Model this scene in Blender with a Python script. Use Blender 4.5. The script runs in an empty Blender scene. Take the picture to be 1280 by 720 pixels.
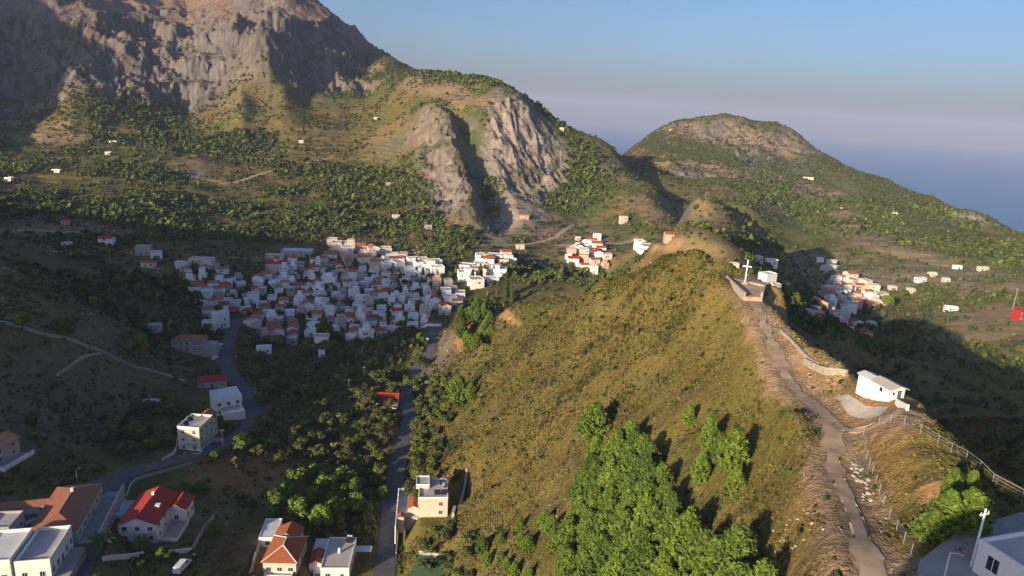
import bpy, math, random
import numpy as np
from mathutils import Vector, Matrix
rnd = random.Random(7)
nrs = np.random.RandomState(11)
SC = bpy.context.scene
COL = SC.collection
CAMZ = 450.0                      # camera height above the sea
# ------------------------------------------------------------------ camera
F = 865.0; PITCH = math.radians(14.6); ROLL = math.radians(3.3)
_F = np.array([0, math.cos(PITCH), -math.sin(PITCH)])
_U0 = np.array([0, math.sin(PITCH), math.cos(PITCH)]); _R0 = np.array([1.0, 0, 0])
# horizon falls to the right: scene turned clockwise, camera turned counter-clockwise
_R = _R0*math.cos(ROLL) + _U0*math.sin(ROLL)
_U = _U0*math.cos(ROLL) - _R0*math.sin(ROLL)
def ray(u, v):
    return (u-640.0)*_R + F*_F + (360.0-v)*_U
def P(u, v, d):
    r = ray(u, v); h = math.hypot(r[0], r[1]); return r*(d/h)
def project(x, y, z):
    """world arrays (z relative to camera) -> u, v in the 1280 frame, depth"""
    dep = x*_F[0]+y*_F[1]+z*_F[2]
    dd = np.where(dep > 1, dep, 1)
    return 640+F*(x*_R[0]+y*_R[1]+z*_R[2])/dd, 360-F*(x*_U[0]+y*_U[1]+z*_U[2])/dd, dep
# ------------------------------------------------------------------ noise
def _hash(ix, iy, s):
    h = (ix.astype(np.int64)*374761393 + iy.astype(np.int64)*668265263 + s*1442695041) & 0xffffffff
    h = ((h ^ (h >> 13))*1274126177) & 0xffffffff
    h = ((h ^ (h >> 16))*2246822519) & 0xffffffff
    return ((h ^ (h >> 15)) & 0xffffff).astype(np.float64)/16777215.0
def vnoise(x, y, s=0):
    ix = np.floor(x); iy = np.floor(y); fx = x-ix; fy = y-iy
    fx = fx*fx*fx*(fx*(fx*6-15)+10); fy = fy*fy*fy*(fy*(fy*6-15)+10)
    a = _hash(ix, iy, s); b = _hash(ix+1, iy, s); c = _hash(ix, iy+1, s); d = _hash(ix+1, iy+1, s)
    return (a+(b-a)*fx+(c-a)*fy+(a-b-c+d)*fx*fy)*2-1
def fbm(x, y, sc, octv=5, s=0, gain=.5):
    x = np.asarray(x, float)/sc; y = np.asarray(y, float)/sc; r = 0; a = 1; t = 0
    for k in range(octv):
        r = r+a*vnoise(x, y, s+k*17); t += a; a *= gain
        x, y = (x*1.6-y*1.2)+3.1, (x*1.2+y*1.6)+7.7
    return r/t
def ridged(x, y, sc, octv=5, s=0, gain=.55):
    x = np.asarray(x, float)/sc; y = np.asarray(y, float)/sc; r = 0; a = 1; t = 0
    for k in range(octv):
        n = 1-np.abs(vnoise(x, y, s+k*31)); r = r+a*n*n; t += a; a *= gain
        x, y = (x*1.6-y*1.2)+5.3, (x*1.2+y*1.6)+1.7
    return r/t
def sstep(a, b, x):
    t = np.clip((x-a)/(b-a), 0, 1); return t*t*(3-2*t)
# ------------------------------------------------------------------ terrain control points
CP = []
def col(u, *pts):
    for p in pts:
        if len(p) == 2: CP.append(P(u, p[0], p[1]))
        else:                                   # hidden point: (reference v, distance, height)
            q = P(u, p[0], p[1]); CP.append(np.array([q[0], q[1], p[2]]))
col(-120, (720,175),(600,210),(480,245),(400,280),(330,350),(295,430),(268,600),(215,800),(145,1050),(80,1250),(10,1400),(-60,1520),(-110,1650))
col(0, (720,170),(640,198),(570,226),(480,260),(405,288),(340,340),(330,400,-92),(305,500),(280,610),(240,780),(205,950),(160,1150),(105,1300),(50,1380),(0,1480),(-60,1600),(-90,1700),(-100,1900,200))
col(80, (720,166),(640,196),(570,230),(500,266),(425,290),(345,390),(340,430,-112),(310,540),(280,640),(240,790),(205,950),(150,1150),(95,1300),(45,1400),(0,1520),(-14,1600),(-14,1700,190))
col(160, (720,166),(640,200),(570,238),(500,284),(440,325),(345,430),(342,460,-124),(315,550),(290,630),(240,790),(200,950),(155,1130),(100,1290),(50,1400),(15,1560),(3,1640),(10,1750,150),(-8,1950),(0,2200,120))
col(240, (720,165),(650,190),(600,212),(550,245),(500,285),(440,340),(380,420),(330,510),(300,590),(270,690),(230,820),(190,980),(150,1130),(100,1270),(50,1370),(20,1500),(5,1680),(-8,1850),(0,2100,150))
col(320, (720,165),(650,190),(600,215),(550,245),(500,285),(450,330),(420,362),(380,440),(330,540),(308,595),(270,720),(230,850),(190,980),(150,1120),(100,1260),(50,1350),(15,1550),(-12,1800),(0,2100,150))
col(400, (720,165),(650,192),(600,217),(550,247),(500,287),(450,332),(420,365),(380,440),(330,540),(305,600),(270,710),(230,830),(190,960),(150,1080),(110,1220),(60,1340),(20,1480),(2,1620),(0,1900,120))
col(450, (600,218),(500,285),(400,400),(300,615),(230,820),(170,1000),(120,1150),(80,1300),(48,1440),(45,1700,60))
col(485, (720,165),(650,192),(600,215),(550,245),(500,283),(450,332),(400,415),(350,505),(310,600),(280,690),(240,800),(200,900),(150,1020),(110,1130),(92,1220),(80,1360),(85,1650,40))
col(540, (720,152),(660,175),(600,205),(560,232),(500,283),(450,330),(410,390),(380,440),(340,520),(310,600),(280,680),(230,790),(180,860),(140,930),(110,1050),(90,1150),(92,1350,40),(95,1800,-60))
col(590, (720,143),(660,160),(600,184),(560,205),(500,245),(450,285),(420,318),(388,330),(375,352,-112),(368,400,-120),(345,500),(310,600),(270,700),(220,800),(160,880),(120,980),(97,1100),(100,1350,30),(110,1900,-90))
col(640, (720,131),(660,147),(600,168),(540,193),(500,213),(450,245),(420,268),(382,305),(370,345,-118),(360,420,-124),(342,510),(322,580),(300,650),(270,730),(220,840),(170,890),(130,930),(112,985),(109,1060),(115,1400,-20),(120,2000,-160))
col(700, (720,118),(640,137),(560,164),(500,188),(440,222),(400,252),(370,280),(366,320,-112),(365,400,-124),(345,500),(318,620),(280,750),(240,850),(200,900),(165,960),(157,1000),(165,1300,-80),(165,1900,-260))
col(760, (720,106),(640,123),(560,147),(500,168),(440,197),(400,218),(347,250),(345,290,-95),(345,380,-122),(340,500,-126),(322,610),(300,690),(270,780),(230,880),(200,930),(178,985),(183,1150,-110),(180,1500,-150),(183,2100,-300))
col(820, (720,94),(640,110),(560,131),(500,149),(440,172),(380,198),(324,220),(322,260,-75),(330,400,-122),(320,560,-124),(305,640),(285,700),(260,780),(240,850),(236,890),(238,980,-112),(222,1080),(205,1230),(185,1500),(164,1750),(170,2200,-200))
col(860, (720,87),(640,102),(560,121),(500,139),(440,161),(380,180),(317,200),(318,250,-72),(312,360,-95),(300,430),(280,490),(257,560),(262,680,-110),(262,850,-140),(245,1000),(215,1220),(185,1550),(150,1850),(160,2300,-150))
col(930, (720,77),(640,90),(560,108),(500,124),(440,143),(400,154),(372,162),(350,172),(346,184),(350,230,-82),(345,320,-98),(336,400),(319,480),(286,560),(268,620),(270,750,-140),(258,900),(235,1080),(200,1350),(170,1650),(150,1850),(160,2300,-150))
for u_, v_, d_ in ((962,379,156),(1020,431,130),(1080,474,112),(1140,512,99),(1195,560,89.5),(1250,604,79)):
    col(u_, (v_, d_)); q_ = P(u_, v_, d_); col(u_, (v_-4, d_+32, q_[2]-38))
    col(u_, (v_+14, d_-4.5*d_/100))
col(990, (720,70),(640,83),(560,100),(500,116),(450,128),(405,142),(400,190,-85),(390,300,-128),(382,420),(362,480),(343,540),(330,610),(325,720,-150),(300,900),(265,1050),(230,1250),(190,1550),(158,1800),(170,2300,-200))
col(1050, (720,64),(640,77),(580,88),(520,103),(480,114),(455,120),(450,160,-85),(440,300,-150),(410,520),(388,590),(368,640),(343,725),(300,900),(260,1080),(230,1300),(207,1500),(210,2000,-250))
col(1110, (720,62.5),(640,73),(580,83),(530,94),(493,105),(490,140,-75),(480,260,-150),(450,420),(420,540),(400,610),(370,680),(330,800),(290,950),(255,1200),(232,1420),(235,1900,-300))
col(1170, (720,63),(680,67),(620,76),(560,88),(536,94),(535,125,-75),(520,250,-155),(480,390),(440,490),(405,580),(370,680),(330,820),(290,980),(258,1260),(250,1330),(255,1800,-320))
col(1220, (720,65),(680,69),(640,73),(600,80.5),(580,85),(575,115,-75),(560,240,-160),(520,350),(480,420),(440,500),(400,590),(360,690),(320,860),(285,1050),(268,1230),(275,1700,-330))
col(1280, (720,67),(670,71),(640,73),(622,76),(615,105,-75),(600,230,-160),(560,310),(520,380),(480,440),(430,530),(390,620),(340,780),(300,980),(288,1100),(295,1600,-330))
col(1400, (720,69),(690,73),(670,77),(660,100,-72),(640,220,-155),(560,330),(480,460),(400,620),(340,800),(318,950),(330,1400,-330))
for u_, d_ in ((-120,158),(0,148),(80,146),(160,146),(240,147),(320,144),(400,144),(485,146),(540,136),(590,127),(640,116),(700,104),(760,93),(820,82),(860,75),(930,66),(990,60),(1050,54),(1110,54),(1170,55),(1220,57),(1280,58),(1400,59)):
    col(u_, (800, d_))
# off-frame ground; the high ridge left of and behind the camera shades the valley
SUN_AZ = math.radians(40.0); SUN_EL = math.radians(14.0)
_D = np.array([math.sin(SUN_AZ), math.cos(SUN_AZ)]); _A = np.array([math.cos(SUN_AZ), -math.sin(SUN_AZ)])
def off(t, s, z):
    q = _D*t+_A*s; CP.append(np.array([q[0], q[1], z]))
RIDGE = [(-147,-8),(-190,-5),(-230,2),(-265,40),(-305,55),(-375,64),(-476,63),(-600,53),(-700,30),(-773,18),(-900,5),(-1003,5),(-1084,25),(-1200,190),(-1350,300)]
for s_, z_ in RIDGE: off(-400, s_, z_)
for s_ in (-100, 0, 120, 260): off(-400, s_, -75)
for t_, s_, z_ in [(0,-120,-112),(-20,-150,-112),(-20,-190,-106),(-20,-245,-100),(-20,-310,-94),(-120,-150,-105),(-120,-250,-98),(-230,-150,-85),(-230,-250,-72),(40,-420,-80),(40,-330,-90),(-800,-300,-60),(-800,-700,-40),(-800,0,-140),(-800,400,-180),(-200,-640,-50),(-200,-60,-90),(-200,100,-80),(-60,-60,-95),
                   (-100,260,-130),(100,330,-160),(-200,500,-200),(-1500,-500,-100),(-1500,500,-300),(0,900,-300),(600,1400,-380),(-1500,-1500,100),(1800,1600,-450),(-600,1200,-380),(-3500,0,-200),(-2500,-2500,100),(0,3500,-470),(-3000,2500,-450),(-30,0,-80)]:
    off(t_, s_, z_)
for az_, d_, z_ in [(-60,3500,150),(-40,3500,100),(-25,3500,40),(-15,3200,-100),(-5,3000,-330),(0,4000,-480),(8,3200,-420),(15,3200,-430),(25,2900,-450),(35,2600,-460),(45,2300,-460),(-10,5000,-480),(-30,6000,-300),(20,5000,-480),(40,4500,-480)]:
    a = math.radians(az_); CP.append(np.array([d_*math.sin(a), d_*math.cos(a), z_]))
CP = np.array(CP)
def _lp(x, y):
    return np.arctan2(x, y), np.log(np.hypot(x, y))
def _feat(x, y):      # smooth parameter space; az scaled so that one unit ~ equal world distance
    a, l = _lp(x, y); return a, l
_ca, _cl = _feat(CP[:, 0], CP[:, 1]); _ce = CP[:, 2]/np.hypot(CP[:, 0], CP[:, 1])
# wrap the back points so the sheet closes behind the camera
_ca2 = np.concatenate([_ca, _ca-2*math.pi, _ca+2*math.pi]); _k = (np.abs(_ca2) < 4.2)
_ca = _ca2[_k]; _cl = np.tile(_cl, 3)[_k]; _ce = np.tile(_ce, 3)[_k]
LS = 1.0
def _phi(r2): return np.where(r2 > 1e-12, .5*r2*np.log(np.maximum(r2, 1e-12)), 0)
_n = len(_ca)
_K = _phi((_ca[:, None]-_ca)**2+(LS*(_cl[:, None]-_cl))**2)+np.eye(_n)*2e-5
_Pm = np.stack([np.ones(_n), _ca, _cl], 1)
_M = np.block([[_K, _Pm], [_Pm.T, np.zeros((3, 3))]])
_w = np.linalg.solve(_M, np.concatenate([_ce, np.zeros(3)]))
_GA = np.concatenate([np.linspace(-math.pi, -.85, 60)[:-1], np.linspace(-.85, .85, 340), np.linspace(.85, math.pi, 60)[1:]])
_GL = np.linspace(math.log(10), math.log(7000), 420)
_E = np.empty((len(_GA), len(_GL)))
for i, a in enumerate(_GA):
    k = _phi((a-_ca[None, :])**2+(LS*(_GL[:, None]-_cl[None, :]))**2)
    _E[i] = k@_w[:_n]+_w[_n]+_w[_n+1]*a+_w[_n+2]*_GL
def base_h(x, y):
    a, l = _lp(x, y)
    # the big mountain stands in buttresses: each face recedes to the right, then the next one steps forward
    ad = np.degrees(a); w = sstep(1000, 1120, np.exp(l))*(1-sstep(1750, 2100, np.exp(l)))*(1-sstep(-13, -9, ad))*sstep(-44, -38, ad)
    offs = np.interp(ad, [-40, -36, -32.5, -30.5, -27, -25, -21.5, -19.5, -15, -12, -10], [50, 85, -40, -60, 40, 75, -85, -100, 20, 70, 40])
    l = l-w*offs/1350.0*(.8+.5*vnoise(ad*.5, l*9, 77))
    fi = np.interp(a, _GA, np.arange(len(_GA))); fj = np.clip((l-_GL[0])/(_GL[1]-_GL[0]), 0, len(_GL)-1.001)
    i = np.minimum(fi.astype(int), len(_GA)-2); j = fj.astype(int); s = fi-i; t = fj-j
    e = _E[i, j]*(1-s)*(1-t)+_E[i+1, j]*s*(1-t)+_E[i, j+1]*(1-s)*t+_E[i+1, j+1]*s*t
    z = e*np.exp(l); r = np.exp(l)
    far = sstep(1900, 3000, r)*sstep(-.35, -.1, a)*(1-sstep(1.6, 2.0, a))
    return z*(1-far)+(-520)*far
# ------------------------------------------------------------------ detail relief
def _blob(u, v, cu, cv, ru, rv, rot=0, soft=.35, nz=0):
    c, s = math.cos(math.radians(rot)), math.sin(math.radians(rot))
    du = u-cu; dv = v-cv
    q = np.hypot((du*c+dv*s)/ru, (-du*s+dv*c)/rv)+nz
    return 1-sstep(1-soft, 1+soft, q)
def masks(x, y, z):
    u, v, dep = project(x, y, z); r = np.hypot(x, y); az = np.degrees(np.arctan2(x, y))
    ok = (dep > 1)
    n1 = fbm(x, y, 90, 3, 5)*.45
    m = {}
    m['mtn'] = sstep(1130, 1270, r+n1*90)*(1-sstep(-13.5, -9.5, az))*ok*(1-sstep(2300, 2800, r))
    m['cliffA'] = _blob(u, v, 560, 205, 37, 76, -17, .45, n1*1.3)*(r > 640)*(r < 970)*ok
    m['cliffB'] = _blob(u, v, 650, 178, 46, 68, -30, .35, n1*1.3)*(r > 740)*(r < 990)*ok
    m['farrock'] = np.maximum(_blob(u, v, 945, 175, 85, 26, 12, .5, n1), _blob(u, v, 870, 230, 50, 26, 15, .5, n1))*(r > 1150)*ok
    m['near'] = (1-sstep(230, 300, r))*sstep(-14, -4, az)
    m['ter'] = np.maximum(_blob(u, v, 250, 240, 330, 95, 0, .4, n1), _blob(u, v, 800, 262, 60, 30, 30, .3, n1))*(r > 480)*(r < 1150)*ok
    return m, u, v, r, az, ok
def n_(x, y): return fbm(x, y, 150, 3, 241)*45
def relief(x, y):
    z = base_h(x, y)
    m, u, v, r, az, ok = masks(x, y, z)
    out = z.copy()
    far = sstep(380, 900, r)
    amp = 1.0*(1-far)*sstep(60, 200, r)+7*far
    out += amp*fbm(x, y, 70, 4, 40)
    out += (.35+.5*far)*fbm(x, y, 14, 4, 70)+m['near']*(.28*fbm(x, y, 3.2, 3, 90)+.5*fbm(x, y, 11, 3, 91))
    # farmed steps
    st = 5.0; zz = out/st+fbm(x, y, 160, 2, 15)*1.2; fr = zz-np.floor(zz)
    out += m['ter']*((sstep(.62, .95, fr)-fr)*st*.4*sstep(-.15, .3, fbm(x, y, 70, 3, 16)))
    # the big mountain: spurs, gullies and rock bands
    mt = m['mtn']
    wx = x+fbm(x, y, 130, 3, 201)*45; wy = y+fbm(x, y, 130, 3, 202)*45
    c40 = wx*.92+wy*.38; d40 = wy*.92-wx*.38
    sp = ridged(c40, d40*.55, 260, 5, 210, .5)
    gl = ridged(c40, d40*.33, 46, 5, 220, .58)
    cr_ = fbm(x, y, 95, 4, 228); h2 = out+mt*((sp-.55)*60+(gl-.5)*24+(ridged(x, y, 34, 6, 225, .62)-.5)*26+fbm(x, y, 12, 4, 226, .65)*9+cr_*16)
    bt = 48.0; zz = h2/bt+fbm(x, y, 300, 3, 230)*.8+fbm(x, y, 60, 4, 231)*.35; fr = zz-np.floor(zz)
    h2 = h2+mt*sstep(1130, 1300, r)*((sstep(.3, .68, fr)-fr)*bt*.6*sstep(-.3, .35, fbm(x, y, 170, 3, 232)))
    tp = sstep(105, 150, z+n_(x, y))*.7; h2 = h2*(1-tp)+(out+(fbm(x, y, 120, 5, 240)*22))*tp
    out = out*(1-mt)+h2*mt
    # the two quarried-looking faces on the middle ridge
    for k, nm, a1, a2 in ((0, 'cliffA', 20, 12), (1, 'cliffB', 16, 12)):
        q = m[nm]
        if q.max() > 0:
            wx = x+fbm(x, y, 50, 3, 301)*16+(y-850)*.35*k
            out = out+q*((ridged(wx, y*.5, 32, 6, 310+k, .66)-.5)*a1+(ridged(wx, y*.8, 10, 5, 320+k, .65)-.5)*a2*.8+fbm(x, y, 24, 4, 330)*5)
    # a dark ravine parts them
    sL = u-(546+(v-140)*.36)+fbm(x, y, 40, 3, 335)*9; vm = sstep(125, 150, v)*(1-sstep(265, 300, v))*(r > 640)*(r < 985)*ok
    out += vm*np.where(sL < 0, 15*np.exp(-(sL/26)**2), 15-29*sstep(0, 26, sL)+14*sstep(26, 60, sL))
    out += m['farrock']*(ridged(x, y*.7, 55, 5, 340, .6)-.5)*26
    fh = (r > 900)*(az > 2)*(1-sstep(2000, 2500, r))
    out += fh*sstep(900, 1200, r)*(fbm(x, y, 240, 4, 350)*13+(ridged(x*.6-y*.4, y*.5+x*.3, 120, 4, 352)-.5)*16)
    # quarry bite with an earth face at the nose of the near hill
    out -= 7*_blob(u, v, 600, 402, 30, 15, 35, .5, 0)*(r < 345)*(r > 270)*ok
    # deep valley right of the near ridge
    rv_ = (az > 22)*(r > 150)*(1-sstep(450, 620, r))*sstep(150, 230, r)
    out += rv_*((ridged(x, y, 80, 4, 360)-.5)*14)
    # yard cut into the ridge at the lower right
    return out
def pick(u, v, H=None, d0=40, d1=2600):
    """where the ray through a photo point meets the ground"""
    r = ray(u, v); h = math.hypot(r[0], r[1]); rx, ry, rz = r[0]/h, r[1]/h, r[2]/h
    ds = np.exp(np.linspace(math.log(d0), math.log(d1), 900))
    f = (H or gh)(rx*ds, ry*ds)-rz*ds
    k = np.argmax(f > 0)
    if f[k] <= 0: k = len(ds)-1
    a, b = ds[max(k-1, 0)], ds[k]
    fa, fb = f[max(k-1, 0)], f[k]
    t = 0 if fb == fa else min(max(-fa/(fb-fa), 0), 1)
    d = a+(b-a)*t
    return np.array([rx*d, ry*d, float((H or gh)(np.array([rx*d]), np.array([ry*d]))[0])])
# ------------------------------------------------------------------ roads (photo points, half width m, kind)
ROADS = {
 'valley_road':  dict(w=2.9, mat='asphalt', pts=[(478,735),(484,690),(489,640),(493,600),(503,560),(511,520),(507,490),(520,465),(537,436),(541,415),(548,402)]),
 'village_road': dict(w=3.0, mat='asphalt', pts=[(-20,668),(30,650),(90,622),(150,597),(210,578),(262,562),(300,543),(317,522),(312,498),(292,472),(280,445),(288,420),(296,400)]),
 'side_street':  dict(w=2.7, mat='asphalt', pts=[(150,597),(140,625),(128,655),(108,690),(88,735)]),
 'ridge_track':  dict(w=1.1, mat='dirt', pts=[(938,368),(948,388),(958,412),(972,445),(985,475),(1008,500),(1036,522),(1042,547),(1041,578),(1052,608),(1069,648),(1082,685),(1098,735)]),
 'hut_track':    dict(w=1.2, mat='dirt', pts=[(1038,530),(1075,515),(1110,512),(1135,517)]),
 'farm_track':   dict(w=2.2, mat='pale', pts=[(560,303),(600,306),(660,305),(690,298),(705,288),(715,281)]),
 'hill_road':    dict(w=2.4, mat='pale', pts=[(690,307),(720,306),(745,305),(775,304),(800,303),(828,303)]),
 'upland_track': dict(w=2.0, mat='pale', pts=[(0,286),(40,288),(80,291),(100,292)]),
 'terrace_track':dict(w=1.8, mat='pale', pts=[(235,221),(262,225),(290,229),(330,216),(380,205),(412,196)]),
}
PADS = []   # levelled places: (u, v, half length, half width, heading deg, drop)
PADS += [(1072,515,5,3,0,0,6),(190,655,11,7,96,0,5),(90,652,14,7,105,0,5),(40,705,10,8,105,0,5),(248,545,8,6,88,0,4),(282,500,9,7,125,0,4),(355,695,7,5,93,0,4),(432,705,8,7,95,0,4),
         (541,628,11,10,97,0,4),(482,497,6,4,8,0,4),(1290,700,8,8,110,0.9,3),(935,352,6,4,107,0,7),(8,575,5,5,84,0,3),(537,715,5,4,83,0,4),(1101,488,4.5,2.6,104,107,3)]
def _seg_d(x, y, A, B):
    ab = B[:2]-A[:2]; L = (ab**2).sum()+1e-9
    t = np.clip(((x-A[0])*ab[0]+(y-A[1])*ab[1])/L, 0, 1)
    return np.hypot(x-A[0]-t*ab[0], y-A[1]-t*ab[1]), A[2]+t*(B[2]-A[2])
def smooth_path(pts, step=3.0):
    pts = [np.array(p, float) for p in pts]; out = []
    for i in range(len(pts)-1):
        p0 = pts[max(i-1, 0)]; p1 = pts[i]; p2 = pts[i+1]; p3 = pts[min(i+2, len(pts)-1)]
        n = max(2, int(np.linalg.norm((p2-p1)[:2])/step))
        for k in range(n):
            t = k/n
            out.append(.5*((2*p1)+(-p0+p2)*t+(2*p0-5*p1+4*p2-p3)*t*t+(-p0+3*p1-3*p2+p3)*t**3))
    out.append(pts[-1]); return np.array(out)
for nm, R in ROADS.items():
    p = [pick(a, b, relief) for a, b in R['pts']]
    q = smooth_path(p, 3.0)
    zz = q[:, 2].copy(); w = 1 if R['mat'] == 'dirt' else 6
    for k in range(len(q)): q[k, 2] = zz[max(0, k-w):k+w+1].mean()
    R['path'] = q
PADW = []
for (a, b, hl, hw, hd, dr, fo) in PADS:
    c = pick(a, b, relief) if dr < 50 else P(a, b, dr); dr = 0 if dr >= 50 else dr; PADW.append((c, hl, hw, math.radians(hd), dr, fo))
def height(x, y):
    z = relief(x, y)
    r = np.hypot(x, y)
    for c, hl, hw, hd, dr, fo in PADW:
        k = np.where((np.abs(x-c[0]) < hl+hw+10) & (np.abs(y-c[1]) < hl+hw+10))[0]
        if len(k) == 0: continue
        dx = x[k]-c[0]; dy = y[k]-c[1]; a = dx*math.cos(hd)+dy*math.sin(hd); b = -dx*math.sin(hd)+dy*math.cos(hd)
        d = np.maximum(np.abs(a)-hl, np.abs(b)-hw)
        g = 1-sstep(0, fo, d)
        z[k] = z[k]*(1-g)+(c[2]-dr)*g
    for nm, R in sorted(ROADS.items()):
        q = R['path']; w = R['w']
        lo = q[:, :2].min(0)-20; hi = q[:, :2].max(0)+20
        k = np.where((x > lo[0]) & (x < hi[0]) & (y > lo[1]) & (y < hi[1]))[0]
        if len(k) == 0: continue
        xx = x[k]; yy = y[k]; bd = np.full(len(k), 1e9); bz = z[k].copy()
        st = 2 if len(q) > 60 else 1
        qs = np.vstack([q[::st], q[-1:]])
        for i in range(len(qs)-1):
            d, zc = _seg_d(xx, yy, qs[i], qs[i+1]); s = d < bd
            bd = np.where(s, d, bd); bz = np.where(s, zc, bz)
        g = 1-sstep(w+.3, w+6.5, bd)
        z[k] = z[k]*(1-g)+(bz-.05)*g
    return z
# ------------------------------------------------------------------ the terrain sheet
TA = np.concatenate([np.linspace(-math.pi, -.75, 90)[:-1], np.linspace(-.75, .75, 900), np.linspace(.75, math.pi, 70)[1:]])
_l = math.log
TL = np.concatenate([np.linspace(_l(6), _l(45), 24)[:-1], np.linspace(_l(45), _l(350), 480)[:-1], np.linspace(_l(350), _l(750), 230)[:-1],
                     np.linspace(_l(750), _l(1750), 500)[:-1], np.linspace(_l(1750), _l(6800), 120)])
NA, NL = len(TA), len(TL)
GX = (np.sin(TA)[:, None]*np.exp(TL)[None, :]).ravel(); GY = (np.cos(TA)[:, None]*np.exp(TL)[None, :]).ravel()
GZ = height(GX, GY)
GZ2 = GZ.reshape(NA, NL)
GZ2[-1] = GZ2[0]
def gh(x, y):
    """height of the terrain mesh"""
    x = np.asarray(x, float); y = np.asarray(y, float)
    a = np.arctan2(x, y); l = np.log(np.maximum(np.hypot(x, y), 6.01))
    fi = np.interp(a, TA, np.arange(NA)); fj = np.interp(l, TL, np.arange(NL))
    i = np.minimum(fi.astype(int), NA-2); j = np.minimum(fj.astype(int), NL-2); s = fi-i; t = fj-j
    return GZ2[i, j]*(1-s)*(1-t)+GZ2[i+1, j]*s*(1-t)+GZ2[i, j+1]*(1-s)*t+GZ2[i+1, j+1]*s*t
# ------------------------------------------------------------------ what grows or lies where
GRN = [ # (u, v, ru, rv, rot, dmin, dmax, strength) darker green growth
 (60,225,170,22,-3,500,1100,.8),(150,250,200,14,4,500,1100,.8),(170,150,70,36,-10,900,1400,.9),(240,180,120,14,-5,800,1200,.8),(320,190,90,14,0,700,1200,.6),(130,270,240,30,5,450,900,.9),
 (420,215,110,14,8,600,1000,.9),(440,260,90,30,5,550,900,.85),(470,105,60,18,-5,900,1300,.8),(560,100,60,12,10,900,1300,.7),(640,120,60,12,30,900,1200,.8),(700,165,60,14,35,850,1200,.8),
 (620,250,16,40,-10,600,950,.8),(712,230,45,42,20,650,950,.95),(650,350,120,26,-4,380,600,1),(560,300,90,12,0,500,720,.6),(860,280,50,16,20,400,640,.3),(930,300,50,12,10,400,640,.35),
 (1000,385,40,20,30,200,640,.8),(1060,380,30,10,10,500,700,.8),(900,190,110,16,12,1200,1900,.9),(990,215,150,16,22,1100,1800,.95),(1130,250,130,30,28,900,1500,.95),(1010,260,100,18,20,850,1500,.9),
 (1130,300,90,12,20,700,1200,.9),(1240,325,40,10,5,600,1000,.9),(820,172,45,14,5,1300,1900,.9),(420,470,150,34,0,270,460,1),(380,560,120,60,0,180,300,.85),(440,620,60,60,0,160,250,.9),
 (120,500,150,60,-30,180,300,.4),(180,360,170,30,0,330,500,.5),(220,400,70,60,0,280,470,.7),(540,520,50,60,40,200,300,.7),(590,690,110,40,0,120,180,.6),(600,400,60,24,30,280,345,.7),(800,690,230,110,-35,60,130,.3),
 (500,450,60,26,0,300,420,.8),(1230,590,30,20,0,60,100,.3)]
SOIL = [(880,275,70,30,10,400,640,(.27,.2,.11),.7),(90,500,150,60,-20,170,330,(.2,.165,.14),.55),(240,380,50,50,0,300,450,(.2,.165,.14),.4), # bare earth: (u, v, ru, rv, rot, dmin, dmax, (rgb), strength)
 (325,590,85,24,6,185,260,(.36,.17,.08),.9),(280,680,40,26,0,150,210,(.13,.085,.05),.85),(630,392,26,7,35,250,345,(.46,.28,.13),1),(578,425,9,24,15,280,345,(.42,.2,.09),.9),
 (545,440,24,34,10,290,420,(.17,.15,.14),.8),(1175,612,34,16,-15,50,110,(.52,.3,.14),.9),(1210,600,22,9,10,50,110,(.52,.3,.15),.9),(975,440,26,80,-22,90,190,(.42,.27,.16),.85),(1080,520,60,26,5,70,135,(.42,.27,.16),.8),
 (935,360,24,18,0,140,190,(.36,.25,.17),.8),(1030,480,40,30,30,90,140,(.4,.26,.14),.7),(1070,620,60,130,20,50,110,(.36,.21,.1),.5),(880,312,60,7,5,330,560,(.4,.26,.15),.5),(840,305,34,6,-10,330,560,(.46,.28,.15),.7),
 (655,245,36,46,-20,650,900,(.44,.37,.3),.9),(620,290,20,20,-20,600,800,(.42,.35,.28),.8),(690,205,14,34,-25,740,960,(.46,.39,.33),.95),(690,325,60,20,0,500,760,(.26,.2,.13),.7),(560,115,60,14,15,900,1200,(.33,.22,.14),.8),(820,262,34,18,30,600,820,(.3,.2,.12),.9),(70,290,90,7,2,480,700,(.4,.25,.13),.7),
 (255,195,30,10,0,700,1100,(.33,.22,.14),.7),(90,172,90,6,0,900,1300,(.33,.24,.15),.6),(30,155,60,5,0,900,1300,(.33,.24,.15),.6),(900,170,110,10,8,1300,1900,(.34,.24,.18),.7),(960,225,90,12,14,1100,1500,(.36,.26,.2),.8),
 (1100,300,90,22,20,700,1200,(.33,.25,.17),.7),(1060,340,90,24,10,600,1000,(.33,.26,.18),.8),(1200,345,110,20,8,600,1000,(.33,.26,.17),.8),(1240,400,80,24,0,480,800,(.36,.27,.16),.9),(1215,275,30,9,10,900,1500,(.45,.38,.32),.9),
 (720,292,50,16,0,560,900,(.25,.18,.13),.6),(790,330,60,20,0,500,760,(.24,.19,.1),.5),(370,30,150,20,10,1350,2200,(.34,.23,.17),.6),(700,70,1,1,0,0,1,(.3,.2,.1),0),(120,25,110,14,10,1350,1800,(.34,.23,.17),.5)]
ROCK = [(640,380,10,4,0,250,345,.8),(1180,700,20,14,0,50,100,.3),(1078,590,10,16,-20,50,110,.9),(750,340,40,10,-20,200,280,.3),(690,200,60,30,0,850,960,.5),(250,215,14,8,-40,700,900,.9),(610,330,20,20,0,480,640,.4)]
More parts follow.
